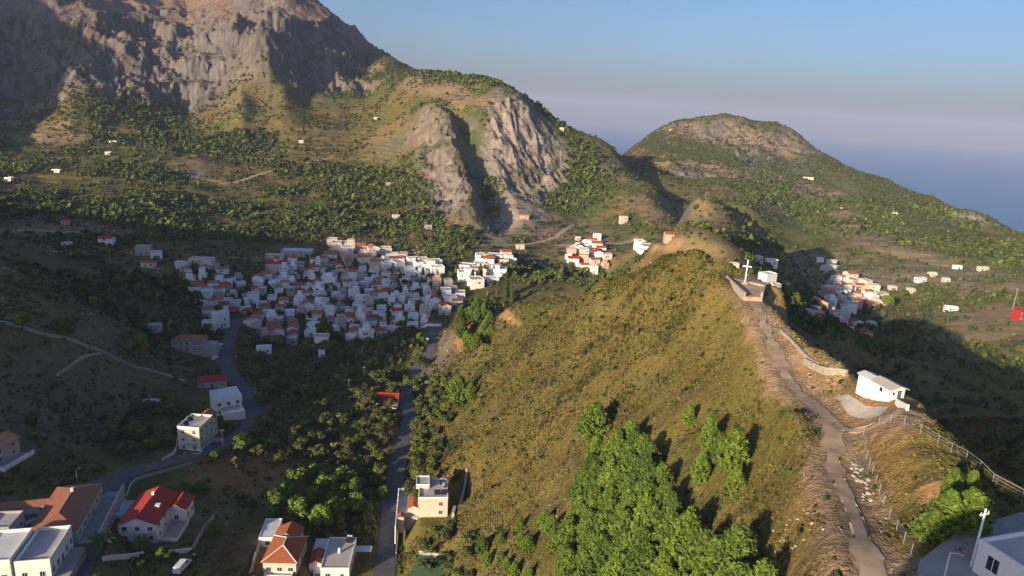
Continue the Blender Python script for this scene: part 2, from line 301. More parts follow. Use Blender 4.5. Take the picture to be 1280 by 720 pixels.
def biome():
    x, y, z = GX, GY, GZ
    m, u, v, r, az, ok = masks(x, y, base_h(x, y))
    u, v, dep = project(x, y, z)
    # slope
    gy = np.gradient(GZ2, axis=1)/np.gradient(np.exp(TL))[None, :]
    gx = np.gradient(GZ2, axis=0)/(np.gradient(TA)[:, None]*np.exp(TL)[None, :])
    slope = np.hypot(gx, gy).ravel()
    c = np.empty((len(x), 3)); nA = fbm(x, y, 60, 5, 400); nB = fbm(x, y, 9, 4, 410); nC = fbm(x, y, 2.2, 3, 420); nD = fbm(x, y, 260, 4, 430)
    dry = np.array([.2, .15, .065]); grn = np.array([.1, .115, .035]); brown = np.array([.19, .12, .055]); gold = np.array([.195, .168, .045])
    t = sstep(-.35, .35, nA+.6*nB)[:, None]
    c[:] = dry*(1-t)+grn*t
    t = sstep(-.1, .5, nD+.3*nB)[:, None]; c[:] = c*(1-.5*t)+brown*.5*t
    nh = ((1-sstep(250, 330, r))*(az > -13)*(r < 345))[:, None]      # the near hill: golden scrub
    t = sstep(-.3, .4, nA*.7+nB*.8+nC*.4)[:, None]
    t2 = sstep(-.25, .35, fbm(x, y, 35, 4, 440)+.5*nC)[:, None]
    hillc = (gold*(1-t)+np.array([.1, .1, .03])*t)*(1-.45*t2)+np.array([.165, .11, .045])*.45*t2
    c = c*(1-nh)+hillc*nh
    gm = np.zeros(len(x)); sm = np.zeros(len(x))
    nz = nA*.5+nB*.35; nzs = nA*.3+nB*.5+nC*.35
    for (a, b, ru, rv, ro, d0, d1, s) in GRN:
        k = (r > d0) & (r < d1) & ok & (np.abs(u-a) < ru*1.6+rv*1.6) & (np.abs(v-b) < ru*1.6+rv*1.6)
        if k.any(): gm[k] = np.maximum(gm[k], s*_blob(u[k], v[k], a, b, ru, rv, ro, .45, nz[k]))
    c = c*(1-.55*gm[:, None])+np.array([.075, .085, .03])*(.55*gm[:, None])
    for (a, b, ru, rv, ro, d0, d1, rgb, s) in SOIL:
        k = (r > d0) & (r < d1) & ok & (np.abs(u-a) < ru*1.6+rv*1.6) & (np.abs(v-b) < ru*1.6+rv*1.6)
        if k.any():
            q = s*_blob(u[k], v[k], a, b, ru, rv, ro, .45, (nz if ru > 60 else nzs)[k]*1.0); sm[k] = np.maximum(sm[k], q)
            q = q[:, None]*(.75+.25*nB[k][:, None]); c[k] = c[k]*(1-q)+np.array(rgb)*q
    rm = np.maximum.reduce([m['mtn']*sstep(.35, .85, slope+.5*nB+.2*nA), m['cliffA']*.95, m['cliffB'], m['farrock']*sstep(-.5, .3, nB+nA)*.8])
    rm = np.maximum(rm, .8*sstep(1.0, 1.5, slope)*(r > 450))
    for (a, b, ru, rv, ro, d0, d1, s) in ROCK:
        k = (r > d0) & (r < d1) & ok
        rm[k] = np.maximum(rm[k], s*_blob(u[k], v[k], a, b, ru, rv, ro, .5, nzs[k]*1.6))
    rm = np.maximum(rm, (1-nh[:, 0])*sstep(.42, .6, nB+.3*nC)*.35)
    rm = np.maximum(rm, nh[:, 0]*sstep(.38, .52, nC*.8+.3*nB)*.6*sstep(-.1, .3, nA))
    rk = np.array([.185, .172, .168])*(1+.25*fbm(x, y, 25, 4, 450)[:, None])
    warm = sstep(0, .5, fbm(x, y, 120, 3, 455))[:, None]
    rk = rk*(1-.6*warm)+np.array([.2, .158, .13])*.6*warm
    pale = (m['cliffB']*.8+m['cliffA']*.45)[:, None]
    rk = rk*(1-pale)+np.array([.42, .365, .315])*pale
    c = c*(1-rm[:, None])+rk*rm[:, None]
    md = (m['mtn']*sstep(105, 150, z+n_(x, y))*(1-sstep(.7, 1.1, slope)))[:, None]; c = c*(1-md)+np.array([.26, .17, .115])*md
    bare = ((m['cliffA']+m['cliffB'])*sstep(.2, .5, fbm(x, y, 22, 3, 457)))[:, None]*.8; c = c*(1-bare)+np.array([.08, .09, .04])*bare
    # sparse dark growth on rock ledges
    led = m['mtn']*(1-sstep(.25, .7, slope))*sstep(-.1, .3, nB+nA)
    led *= 1-sstep(60, 130, z)
    c = c*(1-.7*led[:, None])+np.array([.05, .06, .025])*.7*led[:, None]
    for nm in ('ridge_track', 'hut_track', 'farm_track', 'hill_road', 'upland_track', 'terrace_track'):
        q = ROADS[nm]['path']; lo = q[:, :2].min(0)-12; hi = q[:, :2].max(0)+12; k = np.where((x > lo[0]) & (x < hi[0]) & (y > lo[1]) & (y < hi[1]))[0]; bd = np.full(len(k), 1e9)
        for i in range(len(q)-1): bd = np.minimum(bd, _seg_d(x[k], y[k], q[i], q[i+1])[0])
        g = (1-sstep(ROADS[nm]['w']+.3, ROADS[nm]['w']+3.2, bd+2.2*nC[k]+1.5*nB[k])); sm[k] = np.maximum(sm[k], g); c[k] = c[k]*(1-.85*g[:, None])+np.array([.36, .26, .165])*.85*g[:, None]
    c *= (1+.16*nC[:, None])
    return np.clip(c, .01, .7), gm, sm, rm, u, v, r, ok, slope
BC, GM, SM, RM, BU, BV, BR, BOK, BSL = biome()
def grid_mesh(name):
    me = bpy.data.meshes.new(name)
    na = NA-1
    co = np.empty((na*NL+1, 3)); X = GX.reshape(NA, NL)[:-1].ravel(); Y = GY.reshape(NA, NL)[:-1].ravel()
    co[:-1, 0] = X; co[:-1, 1] = Y; co[:-1, 2] = GZ2[:-1].ravel()+CAMZ
    co[-1] = (0, 0, GZ2[:-1, 0].mean()+CAMZ)
    i = np.arange(na); j = np.arange(NL-1)
    a = (i[:, None]*NL+j[None, :]).ravel(); b = (((i+1) % na)[:, None]*NL+j[None, :]).ravel()
    q = np.stack([a, a+1, b+1, b], 1)
    fan = np.stack([np.full(na, na*NL), i*NL, ((i+1) % na)*NL], 1)
    loops = np.concatenate([q.ravel(), fan.ravel()]).astype(np.int32)
    me.vertices.add(len(co)); me.vertices.foreach_set('co', co.ravel().astype(np.float32))
    me.loops.add(len(loops)); me.loops.foreach_set('vertex_index', loops)
    nf = len(q)+na; me.polygons.add(nf)
    st = np.concatenate([np.arange(len(q))*4, len(q)*4+np.arange(na)*3]).astype(np.int32)
    me.polygons.foreach_set('loop_start', st)
    me.polygons.foreach_set('use_smooth', np.ones(nf, bool))
    me.update(calc_edges=True)
    ar = me.attributes.new('rock', 'FLOAT', 'POINT'); rr_ = np.zeros(len(co)); rr_[:-1] = RM.reshape(NA, NL)[:-1].ravel(); ar.data.foreach_set('value', rr_.astype(np.float32))
    at = me.attributes.new('tint', 'FLOAT_COLOR', 'POINT')
    cc = np.ones((len(co), 4)); cc[:-1, :3] = BC.reshape(NA, NL, 3)[:-1].reshape(-1, 3); cc[-1, :3] = .1
    at.data.foreach_set('color', cc.ravel().astype(np.float32))
    return me
# ------------------------------------------------------------------ materials
def new_mat(name):
    m = bpy.data.materials.new(name); m.use_nodes = True; nt = m.node_tree; nt.nodes.clear()
    out = nt.nodes.new('ShaderNodeOutputMaterial'); b = nt.nodes.new('ShaderNodeBsdfPrincipled')
    nt.links.new(b.outputs[0], out.inputs[0]); return m, nt, b
def _noise(nt, scale, detail=5, rough=.6, co='Object'):
    tc = nt.nodes.new('ShaderNodeTexCoord'); n = nt.nodes.new('ShaderNodeTexNoise')
    n.inputs['Scale'].default_value = scale; n.inputs['Detail'].default_value = detail; n.inputs['Roughness'].default_value = rough
    nt.links.new(tc.outputs[co], n.inputs['Vector']); return n
def _ramp(nt, fac, stops):
    r = nt.nodes.new('ShaderNodeValToRGB'); e = r.color_ramp.elements
    while len(e) < len(stops): e.new(.5)
    for k, (p, c) in enumerate(stops): e[k].position = p; e[k].color = (c[0], c[1], c[2], 1) if hasattr(c, '__len__') else (c, c, c, 1)
    nt.links.new(fac, r.inputs[0]); return r
def _mul(nt, a, b, fac=1.0):
    m = nt.nodes.new('ShaderNodeMix'); m.data_type = 'RGBA'; m.blend_type = 'MULTIPLY'; m.inputs[0].default_value = fac
    nt.links.new(a, m.inputs[6]); nt.links.new(b, m.inputs[7]); return m.outputs[2]
def plain(name, rgb, rough=.8, metal=0, var=.25, scale=1.2, bump=0, spec=.3):
    m, nt, b = new_mat(name)
    n = _noise(nt, scale, 6); r = _ramp(nt, n.outputs[0], [(.3, [c*(1-var) for c in rgb]), (.7, [min(1, c*(1+var*.6)) for c in rgb])])
    nt.links.new(r.outputs[0], b.inputs['Base Color'])
    b.inputs['Roughness'].default_value = rough; b.inputs['Metallic'].default_value = metal; b.inputs['Specular IOR Level'].default_value = spec
    if bump:
        bp = nt.nodes.new('ShaderNodeBump'); bp.inputs['Strength'].default_value = bump; bp.inputs['Distance'].default_value = .05
        n2 = _noise(nt, scale*8, 4); nt.links.new(n2.outputs[0], bp.inputs['Height']); nt.links.new(bp.outputs[0], b.inputs['Normal'])
    return m
M = {}
m, nt, b = new_mat('terrain'); M['terrain'] = m
at = nt.nodes.new('ShaderNodeAttribute'); at.attribute_name = 'tint'
n1 = _noise(nt, 1.3, 6, .7); r1 = _ramp(nt, n1.outputs[0], [(.25, .62), (.5, 1.0), (.75, 1.4)])
n2 = _noise(nt, .09, 6, .75); r2 = _ramp(nt, n2.outputs[0], [(.3, .72), (.55, 1.0), (.75, 1.3)])
c = _mul(nt, at.outputs['Color'], r1.outputs[0]); c = _mul(nt, c, r2.outputs[0])
ra = nt.nodes.new('ShaderNodeAttribute'); ra.attribute_name = 'rock'
mp = nt.nodes.new('ShaderNodeMapping'); tc_ = nt.nodes.new('ShaderNodeTexCoord'); mp.inputs['Scale'].default_value = (1, 1, .45); nt.links.new(tc_.outputs['Object'], mp.inputs[0])
r3n = nt.nodes.new('ShaderNodeTexNoise'); r3n.inputs['Scale'].default_value = .075; r3n.inputs['Detail'].default_value = 9; r3n.inputs['Roughness'].default_value = .72; nt.links.new(mp.outputs[0], r3n.inputs[0])
r3 = _ramp(nt, r3n.outputs[0], [(.34, (.4, .4, .38)), (.47, (.85, .83, .8)), (.62, (1.15, 1.1, 1.04))])
mx_ = nt.nodes.new('ShaderNodeMix'); mx_.data_type = 'RGBA'; mx_.blend_type = 'MULTIPLY'; nt.links.new(ra.outputs['Fac'], mx_.inputs[0]); nt.links.new(c, mx_.inputs[6]); nt.links.new(r3.outputs[0], mx_.inputs[7]); c = mx_.outputs[2]
nt.links.new(c, b.inputs['Base Color']); b.inputs['Roughness'].default_value = .95; b.inputs['Specular IOR Level'].default_value = .1
bp = nt.nodes.new('ShaderNodeBump'); bp.inputs['Strength'].default_value = .55; bp.inputs['Distance'].default_value = .5
nt.links.new(n1.outputs[0], bp.inputs['Height'])
bp2 = nt.nodes.new('ShaderNodeBump'); bp2.inputs['Strength'].default_value = .5; bp2.inputs['Distance'].default_value = 4
nt.links.new(n2.outputs[0], bp2.inputs['Height']); nt.links.new(bp.outputs[0], bp2.inputs['Normal']); bp3 = nt.nodes.new('ShaderNodeBump'); bp3.inputs['Distance'].default_value = 7; mm_ = nt.nodes.new('ShaderNodeMath'); mm_.operation = 'MULTIPLY'; mm_.inputs[1].default_value = .85; nt.links.new(ra.outputs['Fac'], mm_.inputs[0]); nt.links.new(mm_.outputs[0], bp3.inputs['Strength'])
nt.links.new(r3n.outputs[0], bp3.inputs['Height']); nt.links.new(bp2.outputs[0], bp3.inputs['Normal']); nt.links.new(bp3.outputs[0], b.inputs['Normal'])
m, nt, b = new_mat('sea'); M['sea'] = m
b.inputs['Base Color'].default_value = (.03, .16, .36, 1); b.inputs['Roughness'].default_value = .4; b.inputs['IOR'].default_value = 1.33
n = _noise(nt, .05, 6, .6); bp = nt.nodes.new('ShaderNodeBump'); bp.inputs['Strength'].default_value = .25; bp.inputs['Distance'].default_value = 1.2
nt.links.new(n.outputs[0], bp.inputs['Height']); nt.links.new(bp.outputs[0], b.inputs['Normal'])
# leaves: colour varies from clump to clump by a face attribute and from plant to plant
def leafmat(name, dark, light, var=.25):
    m, nt, b = new_mat(name)
    at = nt.nodes.new('ShaderNodeAttribute'); at.attribute_name = 'clump'
    r = _ramp(nt, at.outputs['Fac'], [(0, dark), (1, light)])
    oi = nt.nodes.new('ShaderNodeObjectInfo'); r2 = _ramp(nt, oi.outputs['Random'], [(0, (1-var, 1-var, 1-var)), (1, (1+var*.8, 1+var*.5, 1-var*.2))])
    nt.links.new(_mul(nt, r.outputs[0], r2.outputs[0]), b.inputs['Base Color'])
    b.inputs['Roughness'].default_value = .7; b.inputs['Specular IOR Level'].default_value = .2
    return m
M['pine'] = leafmat('pine_needles', (.065, .12, .024), (.165, .25, .045), .35)
M['olive'] = leafmat('olive_leaves', (.06, .08, .028), (.13, .16, .05), .35)
M['cypress'] = leafmat('cypress_leaves', (.03, .055, .02), (.06, .09, .03))
M['palm'] = leafmat('palm_leaves', (.05, .08, .03), (.1, .14, .05))
m, nt, b = new_mat('scrub_leaves'); M['scrub'] = m
at = nt.nodes.new('ShaderNodeAttribute'); at.attribute_name = 'tint'
nt.links.new(at.outputs['Color'], b.inputs['Base Color']); b.inputs['Roughness'].default_value = .85; b.inputs['Specular IOR Level'].default_value = .1
M['bark'] = plain('bark', (.12, .085, .06), .9)
M['asphalt'] = plain('asphalt', (.11, .11, .118), .85, var=.3, scale=.6)
M['dirt'] = plain('track_dirt', (.46, .34, .225), .95, var=.45, scale=.35, bump=.4)
M['palef'] = plain('pale_gravel', (.42, .34, .26), .95, var=.2, scale=.3)
M['gravel'] = plain('grey_gravel', (.4, .37, .33), .95, var=.2, scale=.8)
M['white'] = plain('white_render', (.8, .79, .77), .85, var=.1, scale=.5)
M['cream'] = plain('cream_render', (.6, .55, .46), .85, var=.12, scale=.5)
M['ochre'] = plain('ochre_render', (.5, .36, .22), .85, var=.12, scale=.5)
M['pink'] = plain('pink_render', (.55, .38, .32), .85, var=.12, scale=.5)
M['grey'] = plain('grey_render', (.38, .37, .36), .9, var=.15, scale=.5)
M['stone'] = plain('rubble_stone', (.4, .35, .29), .95, var=.35, scale=1.6, bump=.6)
M['concrete'] = plain('concrete', (.36, .34, .31), .9, var=.2, scale=.5)
M['roofflat'] = plain('roof_screed', (.45, .42, .4), .9, var=.15, scale=.4)
M['roofwhite'] = plain('roof_whitewash', (.62, .63, .64), .9, var=.12, scale=.4)
def tile(name, rgb, sc=3.2):
    m, nt, b = new_mat(name)
    tc = nt.nodes.new('ShaderNodeTexCoord'); w = nt.nodes.new('ShaderNodeTexWave'); w.inputs['Scale'].default_value = sc; w.bands_direction = 'X'
    nt.links.new(tc.outputs['UV'], w.inputs['Vector'])
    r = _ramp(nt, w.outputs['Fac'], [(0, [c*.68 for c in rgb]), (.5, rgb)])
    n = _noise(nt, 1.5, 5); r2 = _ramp(nt, n.outputs[0], [(.3, .75), (.7, 1.2)])
    nt.links.new(_mul(nt, r.outputs[0], r2.outputs[0]), b.inputs['Base Color']); b.inputs['Roughness'].default_value = .8
    bp = nt.nodes.new('ShaderNodeBump'); bp.inputs['Strength'].default_value = .6; bp.inputs['Distance'].default_value = .06
    nt.links.new(w.outputs['Fac'], bp.inputs['Height']); nt.links.new(bp.outputs[0], b.inputs['Normal']); return m
M['tile'] = tile('roof_tiles', (.45, .13, .05)); M['tilered'] = tile('red_roof_tiles', (.5, .045, .028)); M['tileold'] = tile('weathered_tiles', (.4, .16, .09))
M['glass'] = plain('window_glass', (.03, .035, .045), .15, var=.1, spec=.6)
M['wood'] = plain('painted_wood', (.1, .14, .2), .6, var=.2)
M['brownwood'] = plain('brown_wood', (.14, .08, .045), .7, var=.2)
M['metal'] = plain('galvanised_metal', (.5, .5, .5), .45, metal=.6, var=.1)
M['dark'] = plain('dark_metal', (.04, .04, .045), .6, var=.2)
M['panel'] = plain('solar_glass', (.02, .025, .05), .12, var=.1, spec=.7)
M['whitepaint'] = plain('white_paint', (.8, .79, .77), .6, var=.05)
M['redpaint'] = plain('red_paint', (.36, .025, .03), .6, var=.1)
M['court'] = plain('court_green', (.12, .2, .1), .8, var=.2)
M['rubber'] = plain('tyre_rubber', (.02, .02, .02), .9)
for k_, c_ in dict(car_white=(.75,.75,.75), car_silver=(.4,.41,.43), car_dark=(.04,.045,.06), car_red=(.35,.03,.03), car_blue=(.05,.1,.22)).items():
    M[k_] = plain(k_, c_, .3, var=.03, spec=.6)
SKY = .097; SUN = 4.8; HAZE = 0.00006; EXPO = .85
_me = grid_mesh('terrain'); _me.materials.append(M['terrain'])
terr = bpy.data.objects.new('terrain', _me); COL.objects.link(terr); terr['kind'] = 'structure'
# ------------------------------------------------------------------ plants
def np_mesh(name, V, Q, mats, clump=None, tint=None, smooth=False):
    """V (n,3), Q (m,4) quads; clump: per-face value; tint: per-vertex colour"""
    me = bpy.data.meshes.new(name); k = Q.shape[1]
    me.vertices.add(len(V)); me.vertices.foreach_set('co', V.astype(np.float32).ravel())
    me.loops.add(Q.size); me.loops.foreach_set('vertex_index', Q.astype(np.int32).ravel())
    me.polygons.add(len(Q)); me.polygons.foreach_set('loop_start', (np.arange(len(Q))*k).astype(np.int32))
    if smooth: me.polygons.foreach_set('use_smooth', np.ones(len(Q), bool))
    me.update(calc_edges=True)
    if clump is not None:
        at = me.attributes.new('clump', 'FLOAT', 'FACE'); at.data.foreach_set('value', clump.astype(np.float32))
    if tint is not None:
        at = me.attributes.new('tint', 'FLOAT_COLOR', 'POINT'); at.data.foreach_set('color', np.concatenate([tint, np.ones((len(tint), 1))], 1).astype(np.float32).ravel())
    for m_ in (mats if isinstance(mats, (list, tuple)) else [mats]): me.materials.append(m_)
    return me
def _unit(v): return v/np.maximum(np.linalg.norm(v, axis=-1, keepdims=True), 1e-9)
def leaf_quads(cen, nor, size, rs, asp=1.0):
    """one quad per centre facing roughly nor"""
    n = len(cen); nor = _unit(nor); t = _unit(np.cross(nor, rs.normal(size=(n, 3)))); b = np.cross(nor, t)
    s = np.asarray(size).reshape(-1, 1)*np.ones((n, 1))
    t = t*s*.5; b = b*s*.5*asp
    V = np.stack([cen-t-b, cen+t-b*.6, cen+t*.7+b, cen-t*.8+b*.8], 1).reshape(-1, 3)
    return V, np.arange(4*n).reshape(-1, 4)
def crown_pine(seed, H=1.0, R=.42, tips=120, per=12, leaf=.055):
    rs = np.random.RandomState(seed); C = []; N = []; S = []; K = []
    for i in range(tips):
        f = (i+.5)/tips; h = .14+.86*f**.85; a = i*2.39996+rs.uniform(-.3, .3)
        prof = R*(math.sin(min(1, (1-h)*1.25+.06)*math.pi*.5))**.8*(1 if h > .3 else h/.3*.6+.4)
        rr = prof*rs.uniform(.62, 1.08)
        tip = np.array([math.cos(a)*rr, math.sin(a)*rr, h+rs.uniform(-.03, .03)])
        d = _unit(np.array([math.cos(a)*.75, math.sin(a)*.75, .75+.8*h])); ln = R*.42*rs.uniform(.6, 1.2); cl = rs.uniform(0, 1)
        p = tip-d*ln*rs.uniform(0, 1, (per, 1))+rs.normal(0, .018+.012*R, (per, 3))
        C.append(p); N.append(_unit(p-tip+d*.25*ln+rs.normal(0, .03, (per, 3)))+d*.5+rs.normal(0, .35, (per, 3))); S.append(leaf*rs.uniform(.7, 1.35, per)); K.append(np.clip(cl*.5+.5*rs.uniform(0, 1, per), 0, 1))
    C = np.vstack(C); N = np.vstack(N); V, Q = leaf_quads(C, N, np.concatenate(S), rs, 2.7)
    return V*H, Q, np.concatenate(K)
def crown_round(seed, R=.5, z0=.22, blobs=16, per=48, leaf=.085, flat=.8):
    rs = np.random.RandomState(seed); C = []; N = []; K = []
    for i in range(blobs):
        a = rs.uniform(0, 6.28); q = rs.uniform(.15, .62)*R; c = np.array([math.cos(a)*q*1.15, math.sin(a)*q*1.15, z0+R*flat*rs.uniform(.35, 1.25)])
        br = R*rs.uniform(.26, .46); d = _unit(rs.normal(size=(per, 3))); d[:, 2] = np.abs(d[:, 2])*.9-.15*(rs.uniform(size=per) < .35)
        C.append(c+d*br*rs.uniform(.75, 1.1, (per, 1))); N.append(d+rs.normal(0, .45, (per, 3))); K.append(np.clip(rs.uniform(0, 1)*.6+.4*rs.uniform(0, 1, per), 0, 1))
    C = np.vstack(C); N = np.vstack(N); V, Q = leaf_quads(C, N, leaf*rs.uniform(.7, 1.3, len(C)), rs)
    return V, Q, np.concatenate(K)
def crown_cypress(seed):
    rs = np.random.RandomState(seed); n = 620; h = rs.uniform(.04, 1, n); a = rs.uniform(0, 6.28, n)
    r = .13*np.sin(np.clip((1-h)*1.6+.05, 0, 1)*math.pi/2)*rs.uniform(.75, 1.1, n)*(.6+.4*np.minimum(1, h/.2))
    C = np.stack([np.cos(a)*r, np.sin(a)*r, h], 1); N = np.stack([np.cos(a), np.sin(a), .6+0*a], 1)+rs.normal(0, .35, (n, 3))
    V, Q = leaf_quads(C, N, .06*rs.uniform(.7, 1.3, n), rs, 1.6); return V, Q, rs.uniform(0, 1, n)
def crown_palm(seed):
    rs = np.random.RandomState(seed); V = []; K = []
    for i in range(30):
        a = i*2.4+rs.uniform(-.2, .2); el = rs.uniform(-.1, 1.1); L_ = rs.uniform(.42, .55); p = np.array([0, 0, .62]); d = np.array([math.cos(a)*math.cos(el), math.sin(a)*math.cos(el), math.sin(el)])
        sd_ = np.array([-math.sin(a), math.cos(a), 0])
        for k in range(7):
            w0 = .075*math.sin((k+.4)/7.8*math.pi)+.008; w1 = .075*math.sin((k+1.4)/7.8*math.pi)+.004
            q = p+d*L_/7; dz = np.array([0, 0, -.03])
            V += [p, q, q+sd_*w1+dz, p+sd_*w0+dz, q, p, p-sd_*w0+dz, q-sd_*w1+dz]; K += [rs.uniform()]*2
            p = q; d = _unit(d+np.array([0, 0, -.2]))
    V = np.array(V); return V, np.arange(len(V)).reshape(-1, 4), np.array(K)
def trunk_mesh(seed, h=.4, r=.03, limbs=4, spread=.25, name='trunk'):
    rs = np.random.RandomState(seed); V = []; Q = []
    def tube(p0, p1, r0, r1, seg=6, n=3):
        d = _unit(p1-p0); t = _unit(np.cross(d, [.3, .9, .1])); b = np.cross(d, t); st = len(V)
        for i in range(n+1):
            f = i/n; c = p0+(p1-p0)*f+rs.normal(0, r0*.25, 3)*(0 < i < n); rr = r0+(r1-r0)*f
            for k in range(seg): V.append(c+(t*math.cos(k*6.2832/seg)+b*math.sin(k*6.2832/seg))*rr)
        for i in range(n):
            for k in range(seg): Q.append([st+i*seg+k, st+i*seg+(k+1) % seg, st+(i+1)*seg+(k+1) % seg, st+(i+1)*seg+k])
    tube(np.array([0, 0, -.12]), np.array([.01, .01, h]), r*1.25, r*.55)
    for i in range(limbs):
        a = i*6.28/limbs+rs.uniform(-.4, .4); z = h*rs.uniform(.45, .95)
        tube(np.array([0, 0, z]), np.array([math.cos(a)*spread, math.sin(a)*spread, z+spread*rs.uniform(.5, 1.1)]), r*.45, r*.15, 5, 2)
    return np_mesh(name, np.array(V), np.array(Q), M['bark'], smooth=True)
CR = {}
CR['pine'] = [np_mesh('pine_crown', *crown_pine(100+i, R=.30+.03*(i % 3), tips=180, per=30, leaf=.025)[:2], M['pine'], crown_pine(100+i, R=.30+.03*(i % 3), tips=180, per=30, leaf=.025)[2]) for i in range(6)]
CR['olive'] = []
for i in range(5):
    V_, Q_, K_ = crown_round(200+i); CR['olive'].append(np_mesh('round_crown', V_, Q_, M['olive'], K_))
CR['leafy'] = []
for i in range(3):
    V_, Q_, K_ = crown_round(240+i, R=.5, z0=.12, blobs=22, per=60, leaf=.07, flat=1.0); CR['leafy'].append(np_mesh('leafy_crown', V_, Q_, M['pine'], K_))
V_, Q_, K_ = crown_cypress(5); CR['cypress'] = [np_mesh('cypress_crown', V_, Q_, M['cypress'], K_)]
V_, Q_, K_ = crown_palm(6); CR['palm'] = [np_mesh('palm_fronds', V_, Q_, M['palm'], K_)]
TR = {'pine': trunk_mesh(1, .8, .022, 7, .2), 'olive': trunk_mesh(2, .34, .035, 4, .22), 'leafy': trunk_mesh(3, .4, .035, 4, .22), 'cypress': trunk_mesh(4, .5, .02, 2, .05), 'palm': trunk_mesh(5, .62, .028, 0, .1)}
def empty(name, label, cat, loc, rz=0, group=None):
    o = bpy.data.objects.new(name, None); COL.objects.link(o); o.empty_display_size = .3
    o.location = (loc[0], loc[1], loc[2]+CAMZ); o.rotation_euler = (0, 0, rz); o['label'] = label; o['category'] = cat
    if group: o['group'] = group
    return o
def child(name, me, par, loc=(0, 0, 0), sc=(1, 1, 1), rz=0):
    o = bpy.data.objects.new(name, me); COL.objects.link(o); o.parent = par; o.location = loc; o.scale = sc; o.rotation_euler = (0, 0, rz); return o
NTREE = {}
KN = {'pine': ('pine_tree', 'pine tree'), 'olive': ('olive_tree', 'olive tree'), 'leafy': ('broadleaf_tree', 'tree'), 'cypress': ('cypress_tree', 'cypress'), 'palm': ('palm_tree', 'palm tree')}
TREEPOS = []
def tree(kind, x, y, h, label, group=None, wide=1.0, rs=rnd):
    z = float(gh(np.array([x]), np.array([y]))[0])
    NTREE[kind] = NTREE.get(kind, 0)+1; TREEPOS.append((x, y, h*.35))
    e = empty(KN[kind][0], label, KN[kind][1], (x, y, z), rs.uniform(0, 6.28), group)
    w_ = h*wide*rs.uniform(.9, 1.1)
    child('trunk', TR[kind], e, (0, 0, 0), (h, h, h)); child('fronds' if kind == 'palm' else 'crown', CR[kind][rs.randrange(len(CR[kind]))], e, (0, 0, 0), (w_, w_, h), 0)
    return e
def tree_px(kind, u, v, h, label, group=None, wide=1.0):
    p = pick(u, v); return tree(kind, p[0], p[1], h, label, group, wide)
def inpoly(pts, x, y):
    c = False; n = len(pts); j = n-1
    for i in range(n):
        if (pts[i][1] > y) != (pts[j][1] > y) and x < (pts[j][0]-pts[i][0])*(y-pts[i][1])/(pts[j][1]-pts[i][1])+pts[i][0]: c = not c
        j = i
    return c
def stand(kind, poly, gap, hs, label, group, wide=1.0, seed=1, most=200, keep=1.0):
    """fill a patch of ground with single trees, gap metres apart"""
    r_ = random.Random(seed); W = [pick(a, b)[:2] for a, b in poly]; xs = [p[0] for p in W]; ys = [p[1] for p in W]; got = []
    for _ in range(6000):
        x = r_.uniform(min(xs), max(xs)); y = r_.uniform(min(ys), max(ys))
        if inpoly(W, x, y) and all((x-a)**2+(y-b)**2 > gap*gap for a, b in got):
            got.append((x, y))
            if len(got) >= most: break
    for x, y in got:
        if r_.random() < keep: tree(kind, x, y, r_.uniform(*hs), label, group, wide, r_)
    return len(got)
G1 = 'pines of the dense stand on the near slope'
stand('pine', [(742,588),(790,560),(822,612),(852,672),(940,750),(985,830),(840,835),(715,830),(700,700),(722,640)], 2.65, (5.2, 9.2), 'bright green pine in the dense stand covering the lower near slope', G1, 1.05, 3, 150)
stand('pine', [(600,690),(655,660),(700,650),(690,700),(650,740),(600,745)], 4.2, (3.0, 5.2), 'small pine in the loose group just left of the dense pine stand', 'small loose pines left of the dense stand', 1.1, 5, 14)
tree_px('pine', 742, 550, 9.5, 'large rounded pine standing at the top end of the dense pine stand', None, 1.45)
tree_px('pine', 573, 507, 12.5, 'tall broad pine on the left flank of the golden hill beside the valley road', None, 1.1)
tree_px('pine', 588, 500, 7, 'shorter pine touching the tall broad pine on the hill flank', None, 1.1)
tree_px('pine', 860, 532, 4.2, 'lone small pine high on the golden slope, above the four-pine cluster', None, 1.3)
for k_, (a, b, h) in enumerate([(884,565,6.6),(914,592,7.4),(874,606,5.8),(918,618,4.4),(898,580,5.4)]):
    tree_px('pine', a, b, h, ['upper left pine of the small cluster on the open slope', 'tallest pine of the small cluster on the open slope', 'low pine at the left foot of the small slope cluster', 'smallest pine at the lower end of the small slope cluster', 'middle pine of the small cluster on the open slope'][k_], None, 1.0)
for k_, (a, b, h, w_) in enumerate([(1160,680,3.6,1.3),(1178,668,4.6,1.0),(1208,664,4.3,1.3),(1186,624,3.4,.9),(1212,620,2.8,.9),(1196,650,2.4,1)]):
    tree_px('pine', a, b, h, ['round bright pine at the left corner of the concrete yard', 'slim pine between two rounder ones behind the concrete yard', 'broad pine beside the short lamp post behind the concrete yard', 'narrow pine beside the orange earth patch inside the fence', 'small pine nearest the fence corner beside bare orange earth', 'low young pine hidden among the yard pines'][k_], None, w_)
